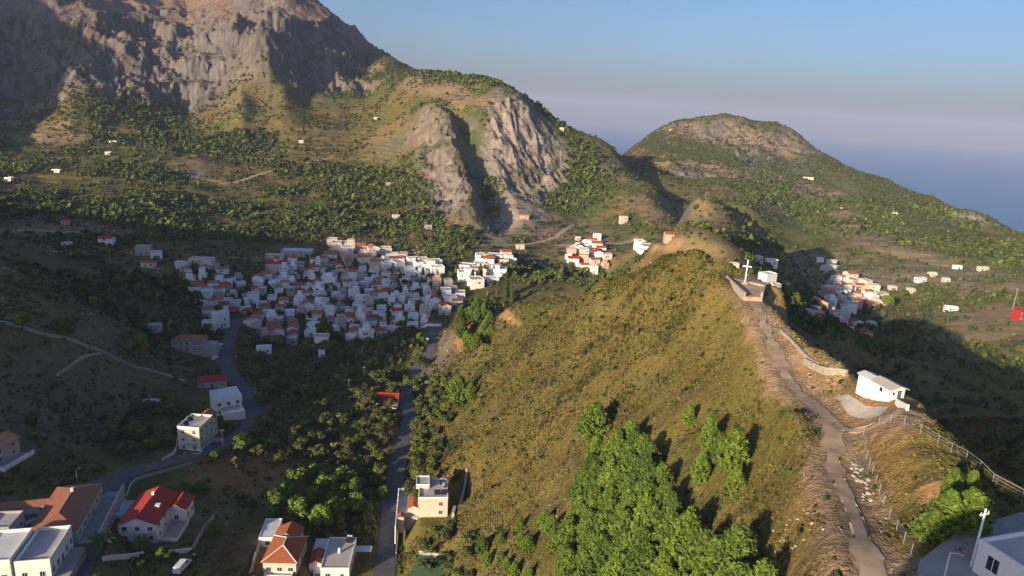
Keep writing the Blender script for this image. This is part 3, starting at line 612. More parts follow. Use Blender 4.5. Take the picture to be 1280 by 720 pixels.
# knob at the foot of the hill
stand('pine', [(572,420),(590,392),(622,396),(618,425),(590,445)], 5.5, (7, 11), 'dark pine crowding the wooded nose below the earth bank', 'pines on the wooded nose of the hill', 1.0, 9, 22)
stand('olive', [(508,640),(516,560),(530,490),(556,470),(575,510),(548,560),(524,640)], 5.2, (4, 6.5), 'rounded green tree on the bank right of the valley road', 'rounded trees along the bank right of the valley road', 1.25, 12, 42)
stand('olive', [(520,690),(560,660),(600,690),(590,725),(530,725)], 4.0, (2.6, 4.2), 'low rounded tree on the slope above the green sports court', 'low rounded trees above the sports court', 1.3, 13, 14)
stand('olive', [(455,590),(458,500),(490,505),(482,560),(470,640),(440,640)], 6.0, (4.2, 6), 'grey green olive tree beside the left edge of the valley road', 'olive trees left of the valley road', 1.3, 14, 26)
stand('olive', [(310,560),(330,530),(430,530),(440,575),(400,582),(320,578)], 8.0, (4.2, 6), 'grey green olive tree in the grove above the red earth clearing', 'olive trees above the red earth clearing', 1.35, 15, 26)
stand('leafy', [(345,640),(370,600),(430,605),(448,650),(400,665),(355,655)], 6.5, (5.5, 9), 'dense leafy tree behind the two orange roofed houses at the bottom', 'dense leafy trees behind the bottom houses', 1.1, 16, 16)
stand('olive', [(130,560),(150,520),(205,500),(225,520),(205,560),(150,575)], 7.5, (4.5, 7), 'rounded tree in the garden left of the tall cream house', 'rounded trees left of the tall cream house', 1.3, 17, 17)
stand('olive', [(300,420),(560,430),(500,500),(440,530),(330,510),(310,470)], 13.0, (5, 8), 'dark tree in the shaded valley grove below the village', 'dark trees of the shaded grove below the village', 1.25, 18, 60)
for a, b, h, lb in [(212,512,5.5,'bright round tree beside the low shed left of the cream house'),(190,562,5.2,'bright green round tree beside the road left of the cream house'),(28,412,7,'bright lit tree just above the left end of the dry stone wall'),(84,418,8,'dark tree just behind the dry stone wall'),(58,432,3,'small bush-like tree below the dry stone wall'),
                    (326,505,6,'bright tree on the outer bend of the village road'),(302,563,7,'leafy tree between the village road and the olive grove'),(268,575,3.2,'low round tree at the road edge below the cream house'),(247,617,4.2,'rounded tree above and right of the red roofed villa'),(231,612,3.6,'small lit tree behind the red roofed villa'),(480,622,4.5,'autumn toned tree beside the road opposite the terrace house'),
                    (268,668,4,'dark garden tree between the red villa and the garden wall'),(205,700,4,'dark garden tree in front of the stone garden wall')]:
    tree_px('leafy', a, b, h, lb, None, 1.15)
tree_px('leafy', 175, 449, 13, 'tall bright sunlit tree standing alone on the dark left slope', None, .75)
tree_px('palm', 130, 694, 6.5, 'large dark palm beside the side street below the long roof', None, 1.2)
tree_px('palm', 176, 690, 4.6, 'smaller palm in front of the red roofed villa', None, 1.1)
for a, b, h in [(632,372,15),(600,352,13),(590,356,11),(640,378,11),(528,300,10)]:
    tree_px('cypress', a, b, h, 'dark pointed cypress rising from the shaded wood behind the hill', 'cypresses in the shaded wood')
for a, b, h, w_, lb in [(1108,385,12,.9,'tall dark round tree at the lower edge of the far right village'),(1128,372,9,.9,'reddish brown tree right of the far village')]:
    tree_px('leafy', a, b, h, lb, None, w_)
for a, b, d, h, lb in [(972,395,215,9,'dark tree right behind the lookout platform'),(990,412,205,8,'dark tree on the shaded slope below the lookout platform'),(984,398,235,8,'dark tree just beyond the first one behind the platform')]:
    q_ = P(a, b, d); tree('leafy', q_[0], q_[1], h, lb, None, 1.2)
r9 = random.Random(91)
for k_ in range(46):
    a, b = r9.uniform(232, 560), r9.uniform(335, 424); q_ = pick(a, b); kd = r9.choice(['leafy', 'leafy', 'cypress']); tree(kd, q_[0], q_[1], r9.uniform(4.5, 7) if kd == 'leafy' else r9.uniform(7, 10), 'dark green tree rising between the crowded houses of the shaded village' if kd == 'leafy' else 'thin dark cypress rising between the crowded houses of the shaded village', 'garden trees inside the village' if kd == 'leafy' else 'cypresses inside the village', 1.0, r9)
# ---- ground growth: one sheet of bushes per region (nobody could count it)
def tmpl(kind, seed):
    rs = np.random.RandomState(seed)
    n, up, lf = {'tuft': (11, .5, .75), 'bush': (16, .75, .62), 'tree': (30, .95, .5), 'farpine': (20, 1.25, .55)}[kind]
    d = _unit(rs.normal(size=(n, 3))); d[:, 2] = np.abs(d[:, 2])*.95+.02; d = _unit(d)
    rr = rs.uniform(.55, 1.0, (n, 1))
    C = d*rr*np.array([1, 1, up])*.62+np.array([0, 0, up*.22]); 
    V, Q = leaf_quads(C, d+rs.normal(0, .4, (n, 3)), lf*rs.uniform(.7, 1.3, n), rs)
    return V, rs.uniform(.75, 1.3, n)
def stones(name, pos, rad):
    n = len(pos); o6 = np.array([[1,0,0],[-1,0,0],[0,1,0],[0,-1,0],[0,0,.7],[0,0,-.7]], float); f8 = np.array([[0,2,4],[2,1,4],[1,3,4],[3,0,4],[2,0,5],[1,2,5],[3,1,5],[0,3,5]])
    V = o6[None]*rad[:, None, None]*nrs.uniform(.6, 1.3, (n, 6, 1)); V[..., 2] *= .7; a = nrs.uniform(0, 6.28, n); ca, sa = np.cos(a)[:, None], np.sin(a)[:, None]
    X = V[..., 0]*ca-V[..., 1]*sa+pos[:, 0:1]; Y = V[..., 0]*sa+V[..., 1]*ca+pos[:, 1:2]; Z = V[..., 2]+pos[:, 2:3]+CAMZ
    V = np.stack([X, Y, Z], 2).reshape(-1, 3); Q = (f8[None]+(np.arange(n)*6)[:, None, None]).reshape(-1, 3)
    C = np.repeat(np.array([[.36, .32, .27]])*nrs.uniform(.7, 1.25, (n, 1)), 6, 0)
    o = bpy.data.objects.new(name, np_mesh(name, V, Q, M['scrub'], None, C)); COL.objects.link(o); o['kind'] = 'stuff'
def growth(name, kind, pos, rad, cols, hs=None, smooth=False):
    n = len(pos); T = [tmpl(kind, 900+i) for i in range(7)]
    pick_ = nrs.randint(0, 7, n); Vs = []; Cs = []
    for i in range(7):
        k = np.where(pick_ == i)[0]
        if len(k) == 0: continue
        V, sh = T[i]; a = nrs.uniform(0, 6.28, len(k)); ca, sa = np.cos(a)[:, None], np.sin(a)[:, None]
        R = rad[k][:, None]; hh = R if hs is None else hs[k][:, None]
        X = (V[None, :, 0]*ca-V[None, :, 1]*sa)*R+pos[k, 0:1]; Y = (V[None, :, 0]*sa+V[None, :, 1]*ca)*R+pos[k, 1:2]; Z = V[None, :, 2]*hh+pos[k, 2:3]
        Vs.append(np.stack([X, Y, Z], 2).reshape(-1, 3))
        Cs.append((cols[k][:, None, :]*np.repeat(sh, 4)[None, :, None]).reshape(-1, 3))
    V = np.vstack(Vs); C = np.vstack(Cs); V[:, 2] += CAMZ
    me = np_mesh(name, V, np.arange(len(V)).reshape(-1, 4), M['scrub'], None, np.clip(C, .005, .8))
    o = bpy.data.objects.new(name, me); COL.objects.link(o); o['kind'] = 'stuff'; return o
_gmG = GM.reshape(NA, NL); _smG = SM.reshape(NA, NL); _rmG = RM.reshape(NA, NL); _bcG = BC.reshape(NA, NL, 3); _slG = BSL.reshape(NA, NL)
def gsamp(G, x, y):
    i = np.clip(np.interp(np.arctan2(x, y), TA, np.arange(NA)).round().astype(int), 0, NA-1); j = np.clip(np.interp(np.log(np.hypot(x, y)), TL, np.arange(NL)).round().astype(int), 0, NL-1)
    return G[i, j]
def roadfree(x, y, extra=.4):
    ok = np.ones(len(x), bool)
    for nm, R in ROADS.items():
        q = R['path'][::2] if len(R['path']) > 60 else R['path']
        lo = q[:, :2].min(0)-8; hi = q[:, :2].max(0)+8; k = np.where((x > lo[0]) & (x < hi[0]) & (y > lo[1]) & (y < hi[1]))[0]
        for i in range(len(q)-1):
            if len(k) == 0: break
            d, _z = _seg_d(x[k], y[k], q[i], q[i+1]); ok[k] &= d > R['w']+extra
    for c, hl, hw, hd, dr, fo in PADW:
        dx = x-c[0]; dy = y-c[1]; a = dx*math.cos(hd)+dy*math.sin(hd); b = -dx*math.sin(hd)+dy*math.cos(hd)
        ok &= ~((np.abs(a) < hl+.5) & (np.abs(b) < hw+.5))
    return ok
def cand(n, d0, d1, a0=-40, a1=40, power=2.0):
    """world scatter, even over the ground between two distances"""
    r = (nrs.uniform(d0**power, d1**power, n))**(1/power); a = np.radians(nrs.uniform(a0, a1, n)); return r*np.sin(a), r*np.cos(a)
VILL = []      # filled by the buildings: keep growth out of them
def keep_view(x, y, z, m=40):
    u, v, dep = project(x, y, z+2); return (dep > 5) & (u > -m) & (u < 1280+m) & (v > -m) & (v < 720+m*1.5)
# ------------------------------------------------------------------ building kit
class MB:
    def __init__(s): s.v = []; s.f = []; s.m = []; s.uv = []
    def poly(s, pts, mi=0, uv=None):
        k = len(s.v); s.v += [tuple(p) for p in pts]; s.f.append(tuple(range(k, k+len(pts)))); s.m.append(mi); s.uv.append(uv or [(p[0], p[1]) for p in pts]); return s
    def box(s, x0, x1, y0, y1, z0, z1, mi=0):
        A = [(x0,y0,z0),(x1,y0,z0),(x1,y1,z0),(x0,y1,z0),(x0,y0,z1),(x1,y0,z1),(x1,y1,z1),(x0,y1,z1)]
        for q in ((0,3,2,1),(4,5,6,7),(0,1,5,4),(1,2,6,5),(2,3,7,6),(3,0,4,7)): s.poly([A[i] for i in q], mi)
        return s
    def ring(s, x0, x1, y0, y1, z0, z1, t):
        s.box(x0, x1, y0, y0+t, z0, z1); s.box(x0, x1, y1-t, y1, z0, z1); s.box(x0, x0+t, y0+t, y1-t, z0, z1); s.box(x1-t, x1, y0+t, y1-t, z0, z1); return s
    def tube(s, p0, p1, r0, r1=None, seg=8, mi=0):
        p0 = np.array(p0, float); p1 = np.array(p1, float); r1 = r0 if r1 is None else r1; d = _unit(p1-p0); t = _unit(np.cross(d, [.31, .9, .12])); b = np.cross(d, t)
        a = [p0+(t*math.cos(k*6.28319/seg)+b*math.sin(k*6.28319/seg))*r0 for k in range(seg)]; c = [p1+(t*math.cos(k*6.28319/seg)+b*math.sin(k*6.28319/seg))*r1 for k in range(seg)]
        for k in range(seg): s.poly([a[k], a[(k+1) % seg], c[(k+1) % seg], c[k]], mi)
        s.poly(a[::-1], mi); s.poly(c, mi); return s
    def mesh(s, name, mats):
        me = bpy.data.meshes.new(name); me.from_pydata(s.v, [], s.f)
        for m_ in (mats if isinstance(mats, (list, tuple)) else [mats]): me.materials.append(m_)
        me.polygons.foreach_set('material_index', s.m); ul = me.uv_layers.new(name='UVMap')
        ul.data.foreach_set('uv', [c for u_ in s.uv for p in u_ for c in p]); me.update(); return me
    def part(s, name, mats, par, loc=(0, 0, 0), rz=0, label=None):
        o = child(name, s.mesh(name, mats), par, loc, (1, 1, 1), rz)
        if label: o['label'] = label
        return o
    def thing(s, name, mats, label, cat, loc, rz=0, group=None):
        o = bpy.data.objects.new(name, s.mesh(name, mats)); COL.objects.link(o); o.location = (loc[0], loc[1], loc[2]+CAMZ); o.rotation_euler = (0, 0, rz); o['label'] = label; o['category'] = cat
        if group: o['group'] = group
        return o
def zg(x, y): return float(gh(np.array([x]), np.array([y]))[0])
def gable(L, D, H, rise, ov=.35, th=.14, cx=0, cy=0):
    m = MB(); l = L/2+ov; d = D/2+ov; dz = rise*ov/(D/2)
    for sg in (-1, 1):
        a = [(cx-l, cy+sg*d, H-dz), (cx+l, cy+sg*d, H-dz), (cx+l, cy, H+rise), (cx-l, cy, H+rise)]
        b = [(p[0], p[1], p[2]+th) for p in a]; uv = [(p[0], math.hypot(p[1], p[2])) for p in a]
        if sg > 0: a = a[::-1]; b = b[::-1]; uv = uv[::-1]
        m.poly(b, 0, uv); m.poly(a[::-1], 0, uv)
        m.poly([a[0], a[1], b[1], b[0]]); m.poly([a[1], a[2], b[2], b[1]]); m.poly([a[3], a[0], b[0], b[3]])
    return m
def hipr(L, D, H, rise, ov=.4, th=.14, cx=0, cy=0):
    m = MB(); l = L/2+ov; d = D/2+ov; r = max(0, L/2-D/2*.9); zt = H+rise; z0 = H-.08
    A = [(-l,-d,z0),(l,-d,z0),(l,d,z0),(-l,d,z0)]; R1 = (-r,0,zt); R2 = (r,0,zt)
    def sh(p, e=0): return (p[0]+cx, p[1]+cy, p[2]+e)
    for q, ax in (((A[0],A[1],R2,R1),0), ((A[2],A[3],R1,R2),0), ((A[1],A[2],R2),1), ((A[3],A[0],R1),1)):
        m.poly([sh(p, th) for p in q], 0, [(p[ax], p[2]) for p in q])
    for i in range(4): m.poly([sh(A[i]), sh(A[(i+1) % 4]), sh(A[(i+1) % 4], th), sh(A[i], th)])
    m.poly([sh(p) for p in A[::-1]]); return m
_WC = {}
def win_mesh(w, h, kind):
    k = (round(w, 2), round(h, 2), kind)
    if k not in _WC:
        p = MB().box(-w/2, w/2, -.04, .02, 0, h)
        if kind == 'door': p.box(w/2-.16, w/2-.1, -.06, -.04, h*.45, h*.5)
        f = MB(); t = .07
        f.box(-w/2-t, -w/2, -.08, .02, -t, h+t); f.box(w/2, w/2+t, -.08, .02, -t, h+t); f.box(-w/2, w/2, -.08, .02, h, h+t); f.box(-w/2, w/2, -.08, .02, -t, 0)
        if w > .8 and kind == 'glass': f.box(-.025, .025, -.07, -.04, 0, h)
        if kind == 'glass': f.box(-w/2-.12, w/2+.12, -.16, .02, -t-.06, -t)
        _WC[k] = (p.mesh('window' if kind == 'glass' else 'door', M['glass'] if kind == 'glass' else M['brownwood'] if kind == 'door' else M['wood']), f.mesh('frame', M['whitepaint']))
    return _WC[k]
SIDE = {'s': (0, -1, 0), 'e': (1, 0, math.pi/2), 'n': (0, 1, math.pi), 'w': (-1, 0, -math.pi/2)}
def put_win(par, L, D, side, x, z, w, h, kind='glass', frame=True, cx=0, cy=0):
    nx, ny, rz = SIDE[side]
    lx = cx+nx*L/2+(x if ny == -1 else -x if ny == 1 else 0); ly = cy+ny*D/2+(x if nx == 1 else -x if nx == -1 else 0)
    p, f = win_mesh(w, h, kind); o = child('window' if kind == 'glass' else 'door', p, par, (lx, ly, z), (1, 1, 1), rz)
    if frame: child('frame', f, o)
    return o
def block(e, L, D, H, wall, roof='flat', rmat=None, rise=1.6, par_h=.7, cx=0, cy=0, z0=-2.5, chim=False, name='wall'):
    m = MB().box(cx-L/2, cx+L/2, cy-D/2, cy+D/2, z0, H)
    if roof == 'gable':
        for sx in (-1, 1):
            q = [(cx+sx*L/2, cy-D/2, H), (cx+sx*L/2, cy+D/2, H), (cx+sx*L/2, cy, H+rise)]; m.poly(q if sx > 0 else q[::-1])
    m.part(name, M[wall], e)
    if roof == 'flat':
        MB().ring(cx-L/2-.03, cx+L/2+.03, cy-D/2-.03, cy+D/2+.03, H-.12, H+par_h, .22).part('parapet', M['white' if wall in ('white', 'cream') else wall], e)
        r = MB().box(cx-L/2+.2, cx+L/2-.2, cy-D/2+.2, cy+D/2-.2, H-.02, H+.06).part('roof', M[rmat or 'roofflat'], e)
    elif roof == 'gable': r = gable(L, D, H, rise, cx=cx, cy=cy).part('roof', M[rmat or 'tile'], e)
    else: r = hipr(L, D, H, rise, cx=cx, cy=cy).part('roof', M[rmat or 'tile'], e)
    if chim:
        top = H+(rise if roof != 'flat' else .1)
        MB().box(cx+L*.2, cx+L*.2+.6, cy-.3, cy+.3, H-.05, top+.9).box(cx+L*.2-.08, cx+L*.2+.68, cy-.38, cy+.38, top+.9, top+1.0).part('chimney', M['white'], r)
    return r
def facade(e, L, D, side, cols, rows, z0=1.0, dz=3.0, w=1.0, h=1.25, door=False, cx=0, cy=0):
    W = L if side in 'sn' else D
    for r_ in range(rows):
        for c_ in range(cols):
            x = (c_+.5)/cols*W-W/2
            if door and r_ == 0 and c_ == cols//2: put_win(e, L, D, side, x, .05, 1.0, 2.15, 'door', True, cx, cy)
            else: put_win(e, L, D, side, x, z0+r_*dz, w, h, 'glass', True, cx, cy)
def balcony(e, x0, x1, y0, y1, z, side='s'):
    b = MB().box(x0, x1, y0, y1, z-.15, z).part('balcony', M['concrete'], e); m = MB()
    ed = {'s': [((x0, y0), (x1, y0)), ((x0, y0), (x0, y1)), ((x1, y0), (x1, y1))], 'e': [((x1, y0), (x1, y1)), ((x0, y0), (x1, y0)), ((x0, y1), (x1, y1))], 'w': [((x0, y0), (x0, y1)), ((x0, y0), (x1, y0)), ((x0, y1), (x1, y1))]}[side]
    for a, c in ed:
        m.tube((a[0], a[1], z+.95), (c[0], c[1], z+.95), .035, seg=6); n = max(2, int(math.dist(a, c)/.35))
        for k in range(n+1): q = (a[0]+(c[0]-a[0])*k/n, a[1]+(c[1]-a[1])*k/n); m.tube((q[0], q[1], z), (q[0], q[1], z+.95), .018, seg=4)
    m.part('railing', M['whitepaint'], b)
def at_px(name, label, cat, u, v, hd, group=None, rad=8, lift=0):
    p = pick(u, v); z = zg(p[0], p[1]); VILL.append((p[0], p[1], rad)); return empty(name, label, cat, (p[0], p[1], z+lift), math.radians(hd), group)
def heater(e_world, label, rz=0, group=None):
    e = empty('solar_water_heater', label, 'water heater', e_world, rz, group)
    m = MB(); m.poly([(-.9, -.9, .15), (.9, -.9, .15), (.9, .5, 1.1), (-.9, .5, 1.1)]); m.poly([(-.9, -.9, .09), (-.9, .5, 1.04), (.9, .5, 1.04), (.9, -.9, .09)]); m.part('panel', M['panel'], e)
    MB().tube((-.75, .65, 1.3), (.75, .65, 1.3), .28, seg=12).part('tank', M['metal'], e)
    f = MB()
    for x_ in (-.8, .8): f.tube((x_, -.9, 0), (x_, -.9, .12), .03, seg=5).tube((x_, .6, 0), (x_, .6, 1.05), .03, seg=5).tube((x_, .6, .4), (x_, -.6, .3), .025, seg=5)
    f.part('frame', M['metal'], e); return e
def onroof(h, x, y, z):
    a = h.rotation_euler[2]; return (h.location[0]+x*math.cos(a)-y*math.sin(a), h.location[1]+x*math.sin(a)+y*math.cos(a), h.location[2]-CAMZ+z)
def wall_line(name, label, pts, h, t, mat, world=False, dz=.8, cap=None, lvl=None):
    W = [np.array(p) if world else pick(*p) for p in pts]; q = smooth_path(W, 2.0) if len(W) > 2 else np.array([W[0]+(W[-1]-W[0])*f for f in np.linspace(0, 1, max(2, int(np.linalg.norm(W[-1]-W[0])/2)))])
    m = MB(); o0 = q[0].copy(); L_ = []
    for i, p in enumerate(q):
        d = q[min(i+1, len(q)-1)]-q[max(i-1, 0)]; d = d[:2]/np.linalg.norm(d[:2]); n = np.array([-d[1], d[0]])*t/2
        g = zg(p[0], p[1]); top = (lvl if lvl is not None else g)+h; L_.append([(p[0]-n[0]-o0[0], p[1]-n[1]-o0[1]), (p[0]+n[0]-o0[0], p[1]+n[1]-o0[1]), min(g, top)-dz-o0[2], top-o0[2]])
    for a, b in zip(L_[:-1], L_[1:]):
        m.poly([(*a[0], a[2]), (*b[0], b[2]), (*b[0], b[3]), (*a[0], a[3])]); m.poly([(*b[1], b[2]), (*a[1], a[2]), (*a[1], a[3]), (*b[1], b[3])]); m.poly([(*a[0], a[3]), (*b[0], b[3]), (*b[1], b[3]), (*a[1], a[3])])
    for a in (L_[0], L_[-1]): m.poly([(*a[0], a[2]), (*a[1], a[2]), (*a[1], a[3]), (*a[0], a[3])])
    return m.thing(name, M[mat], label, 'wall', o0)
def strip(path, w, mat, name, lift=.12, kerb=False):
    """road ribbon lying on the ground, three points across so that it drapes"""
    sg_ = np.linalg.norm(np.diff(path[:, :2], axis=0), axis=1); cs = np.concatenate([[0], np.cumsum(sg_)]); tt = np.arange(0, cs[-1], .9 if mat == 'dirt' else 1.6)
    q = np.stack([np.interp(tt, cs, path[:, k]) for k in range(3)], 1); V = []; Q = []; na = 9; nn = len(q)
    ed = fbm(tt, np.zeros(nn), 3, 4, 800)*.95 if mat != 'asphalt' else np.zeros(nn)
    for i, p in enumerate(q):
        d = q[min(i+2, nn-1)]-q[max(i-2, 0)]; d = d[:2]/max(np.linalg.norm(d[:2]), 1e-6); n = np.array([-d[1], d[0]])
        for k in range(na):
            f = (k/(na-1)*2-1)*(w+ed[i]*(1 if k in (0, na-1) else 0)); x_, y_ = p[0]+n[0]*f, p[1]+n[1]*f; V.append((x_, y_, 0))
    V = np.array(V); V[:, 2] = np.maximum(gh(V[:, 0], V[:, 1])+lift, np.repeat(q[:, 2], na)*0-1e9)+CAMZ
    for i in range(nn-1):
        for k in range(na-1): a = i*na+k; Q.append((a, a+na, a+na+1, a+1))
    me = np_mesh(name, V, np.array(Q), M[mat], smooth=True); o = bpy.data.objects.new(name, me); COL.objects.link(o); o['kind'] = 'structure'; return o
# ------------------------------------------------------------------ roads
MATN = {'asphalt': 'asphalt', 'dirt': 'dirt', 'pale': 'palef'}
for nm, R in ROADS.items():
    strip(R['path'], R['w'], MATN[R['mat']], nm, .14 if R['mat'] == 'asphalt' else .08)
R_ = math.radians
# ------------------------------------------------------------------ the lookout with its cross
pl = [pick(908,347), pick(957,358), pick(951,377), pick(930,376)]; lv = zg(*pick(931,356)[:2])
m = MB(); c0 = np.array([pl[0][0], pl[0][1], lv]); top = [(p[0]-c0[0], p[1]-c0[1], .12) for p in pl]
m.poly(top[::-1]);
for i in range(4): a, b = top[i], top[(i+1) % 4]; m.poly([(a[0], a[1], .12), (b[0], b[1], .12), (b[0], b[1], -5), (a[0], a[1], -5)])
o = m.thing('lookout_paving', M['dirt'], 'bare levelled lookout terrace on the ridge tip under the white cross', 'terrace', c0)
def lvwall(a, b, h, lb, t=.45):
    wall_line('parapet_wall', lb, [np.array([a[0], a[1], lv]), np.array([b[0], b[1], lv])], h, t, 'stone', world=True, dz=4.5, lvl=lv)
lvwall(pl[0], pl[3], 1.1, 'long left parapet of the lookout terrace, running towards the dirt track'); lvwall(pl[1], pl[2], 1.3, 'right parapet of the lookout terrace above the shaded drop'); lvwall(pl[0]+np.array([.3,.1,0]), pl[1], .55, 'low back parapet behind the white cross')
cp = pick(931,354); e = empty('cross', 'tall plain white cross standing on the lookout terrace', 'cross', (cp[0], cp[1], lv+.12), R_(-20))
MB().box(-.13, .13, -.1, .1, .3, 6.0).part('post', M['whitepaint'], e); MB().box(-1.05, 1.05, -.1, .1, 4.2, 4.46).part('crossbar', M['whitepaint'], e)
MB().box(-.8, .8, -.8, .8, 0, .22).box(-.5, .5, -.5, .5, .22, .42).part('plinth', M['concrete'], e)
wall_line('retaining_wall', 'curved rubble retaining wall below the dirt track, near the white hut', [(1005,454),(1018,461),(1034,467),(1058,470)], 1.05, .45, 'stone')
wall_line('kerb_wall', 'low narrow stone kerb along the ridge edge under the lookout', [(976,415),(992,430),(1006,445),(1022,456)], .5, .35, 'stone')
# ------------------------------------------------------------------ white hut
hp = P(1101,488,107); hz = zg(hp[0], hp[1])
VILL.append((hp[0], hp[1], 5)); e = empty('hut', 'small whitewashed hut with sheet metal roof at the end of the ridge track', 'hut', (hp[0], hp[1], hz), R_(104))
block(e, 3.3, 2.4, 1.75, 'white', 'gable', 'roofflat', .4, cx=-1.3, z0=-1.5)
MB().box(.37, 3.4, -1.1, 1.1, -1.5, 1.5).part('rear_room', M['white'], e)
gable(3.1, 2.2, 1.5, .3, .12, cx=2.0).part('rear_roof', M['roofwhite'], e)
put_win(e, 3.3, 2.4, 'w', .3, .02, .7, 1.5, 'wood', True, -1.3); put_win(e, 3.3, 2.4, 'w', -.65, .85, .4, .45, 'glass', True, -1.3); put_win(e, 3.3, 2.4, 'n', 0, .75, .6, .6, 'glass', True, -1.3)
a_, b_ = pick(1120,505), pick(1134,513)
wall_line('yard_wall', 'short white yard wall at the right corner of the hut', [a_, b_], .8, .3, 'white', world=True)
q_ = [pick(1043,497), pick(1060,494), pick(1082,508), pick(1112,509), pick(1100,520), pick(1060,519)]
me = []; 
for k in range(6):
    a, b = q_[k], q_[(k+1) % 6]
    for f in np.linspace(0, 1, 6)[:-1]: me.append(a+(b-a)*f)
cc_ = sum(q_)/6; V = [(cc_[0], cc_[1], zg(cc_[0], cc_[1])+.1+CAMZ)]; Q = []
for rr in (.33, .66, 1.0):
    for p in me: x_, y_ = cc_[0]+(p[0]-cc_[0])*rr, cc_[1]+(p[1]-cc_[1])*rr; V.append((x_, y_, zg(x_, y_)+.1+CAMZ))
n_ = len(me)
F_ = [(0, 1+i, 1+(i+1) % n_) for i in range(n_)]+[(1+r*n_+i, 1+(r+1)*n_+i, 1+(r+1)*n_+(i+1) % n_, 1+r*n_+(i+1) % n_) for r in range(2) for i in range(n_)]
m_ = bpy.data.meshes.new('gravel_patch'); m_.from_pydata(V, [], F_); m_.materials.append(M['gravel']); o = bpy.data.objects.new('gravel_patch', m_); COL.objects.link(o); o['kind'] = 'structure'
# ------------------------------------------------------------------ fences round the enclosure
def fence(name, label, pts, h, gap, rail=True, pm='metal'):
    q = smooth_path([pick(*p) for p in pts], gap); L = [q[0]]
    for p in q:
        if np.linalg.norm(p[:2]-L[-1][:2]) > gap*.9: L.append(p)
    o0 = L[0]; e = empty(name, label, 'fence', (o0[0], o0[1], zg(o0[0], o0[1]))); z0 = zg(o0[0], o0[1]); T = []
    for p in L:
        g = zg(p[0], p[1]); b = (p[0]-o0[0], p[1]-o0[1], g-z0); T.append(b); MB().tube((b[0], b[1], b[2]-.3), (b[0], b[1], b[2]+h), .038, seg=6).part('post', M[pm], e)
    for zz, r_, n in ((h-.03, .035 if rail else .015, 'top_rail' if rail else 'wire'), (h*.66, .014, 'wire'), (h*.33, .014, 'wire')):
        m = MB()
        for a, b in zip(T[:-1], T[1:]): m.tube((a[0], a[1], a[2]+zz), (b[0], b[1], b[2]+zz), r_, seg=4)
        m.part(n, M[pm], e)
    return e
fence('rail_fence', 'grey pipe rail fence along the outer edge of the ridge above the dark valley', [(1098,531),(1130,531),(1150,542),(1172,555),(1207,576),(1240,605),(1277,625),(1300,640)], 1.15, 2.4, True, 'metal')
fence('wire_fence', 'wire fence on thin posts along the track side of the enclosure', [(1079,544),(1081,562),(1086,585),(1094,606),(1104,632),(1120,664),(1138,695),(1152,722),(1160,745)], 1.25, 2.2, False, 'metal')
# ------------------------------------------------------------------ yard and white flat building in the corner
lv2 = zg(*pick(1250,700)[:2])
yp = [(1150,700),(1195,665),(1230,654),(1290,636),(1340,700),(1300,800),(1140,790)]
def on_level(u, v, z): r = ray(u, v); return r*(z/r[2])
m = MB(); Y = [on_level(a, b, lv2+.15) for a, b in yp]; c0 = Y[0]
tp = [(p[0]-c0[0], p[1]-c0[1], .0) for p in Y]; m.poly(tp[::-1])
for i in range(len(tp)): a, b = tp[i], tp[(i+1) % len(tp)]; m.poly([a, b, (b[0], b[1], -3), (a[0], a[1], -3)])
o = m.thing('yard', M['concrete'], 'yard', 'yard', c0); del o['category']; del o['label']; o['kind'] = 'structure'
k0 = on_level(1219, 716, lv2+.15); hd = R_(18); ax = np.array([math.cos(hd), math.sin(hd)]); ay = np.array([-math.sin(hd), math.cos(hd)]); L_, D_ = 13, 9
cc = k0[:2]+ax*L_/2-ay*D_/2+ay*.3; e = empty('flat_roofed_building', 'white flat roofed building cut by the bottom right corner of the view', 'building', (cc[0], cc[1], lv2+.15), hd); VILL.append((cc[0], cc[1], 8))
block(e, L_, D_, 2.7, 'whitepaint', 'flat', 'roofflat', par_h=.35, z0=-1.5); facade(e, L_, D_, 'w', 3, 1, 1.0); facade(e, L_, D_, 's', 4, 1, 1.0, door=True); facade(e, L_, D_, 'n', 3, 1, 1.0)
def pole(u, v, h, name, label, arm=0, lamp=0, mat='whitepaint', r=.09, z=None, hd=0, world=None, group=None, wood=False):
    p = world if world is not None else pick(u, v); z = zg(p[0], p[1]) if z is None else z
    e = empty(name, label, 'pole' if not lamp else 'street lamp', (p[0], p[1], z), R_(hd), group); MB().tube((0, 0, -.3), (0, 0, h), r, r*.65, 8).part('post', M[mat], e)
    if arm:
        MB().box(-arm, arm, -.05, .05, h-.6, h-.48).part('crossarm', M[mat], e)
        for x_ in (-arm*.85, 0, arm*.85): MB().tube((x_, 0, h-.48), (x_, 0, h-.28), .05, .03, 6).part('insulator', M['white'], e)
    if lamp: MB().tube((0, 0, h-.1), (lamp, 0, h+.12), .035, seg=6).part('arm', M[mat], e); MB().box(lamp-.12, lamp+.4, -.1, .1, h+.05, h+.17).part('lamp_head', M['metal'], e)
    return e
yw = on_level(1214, 708, lv2+.15); pole(0, 0, 5.6, 'utility_pole', 'tall white utility pole with a bracket at the corner of the flat white building', .5, 0, 'whitepaint', .12, lv2+.1, 20, yw)
yw = on_level(1177, 735, lv2+.15); pole(0, 0, 3.4, 'street_lamp', 'thin lamp post at the front edge of the concrete yard, bottom right', 0, .5, 'whitepaint', .06, lv2+.1, -40, yw)
yw = on_level(1195, 662, lv2+.15); pole(0, 0, 2.4, 'street_lamp', 'short lamp post standing among the pines behind the concrete yard', 0, .3, 'whitepaint', .06, lv2+.1, 80, yw)
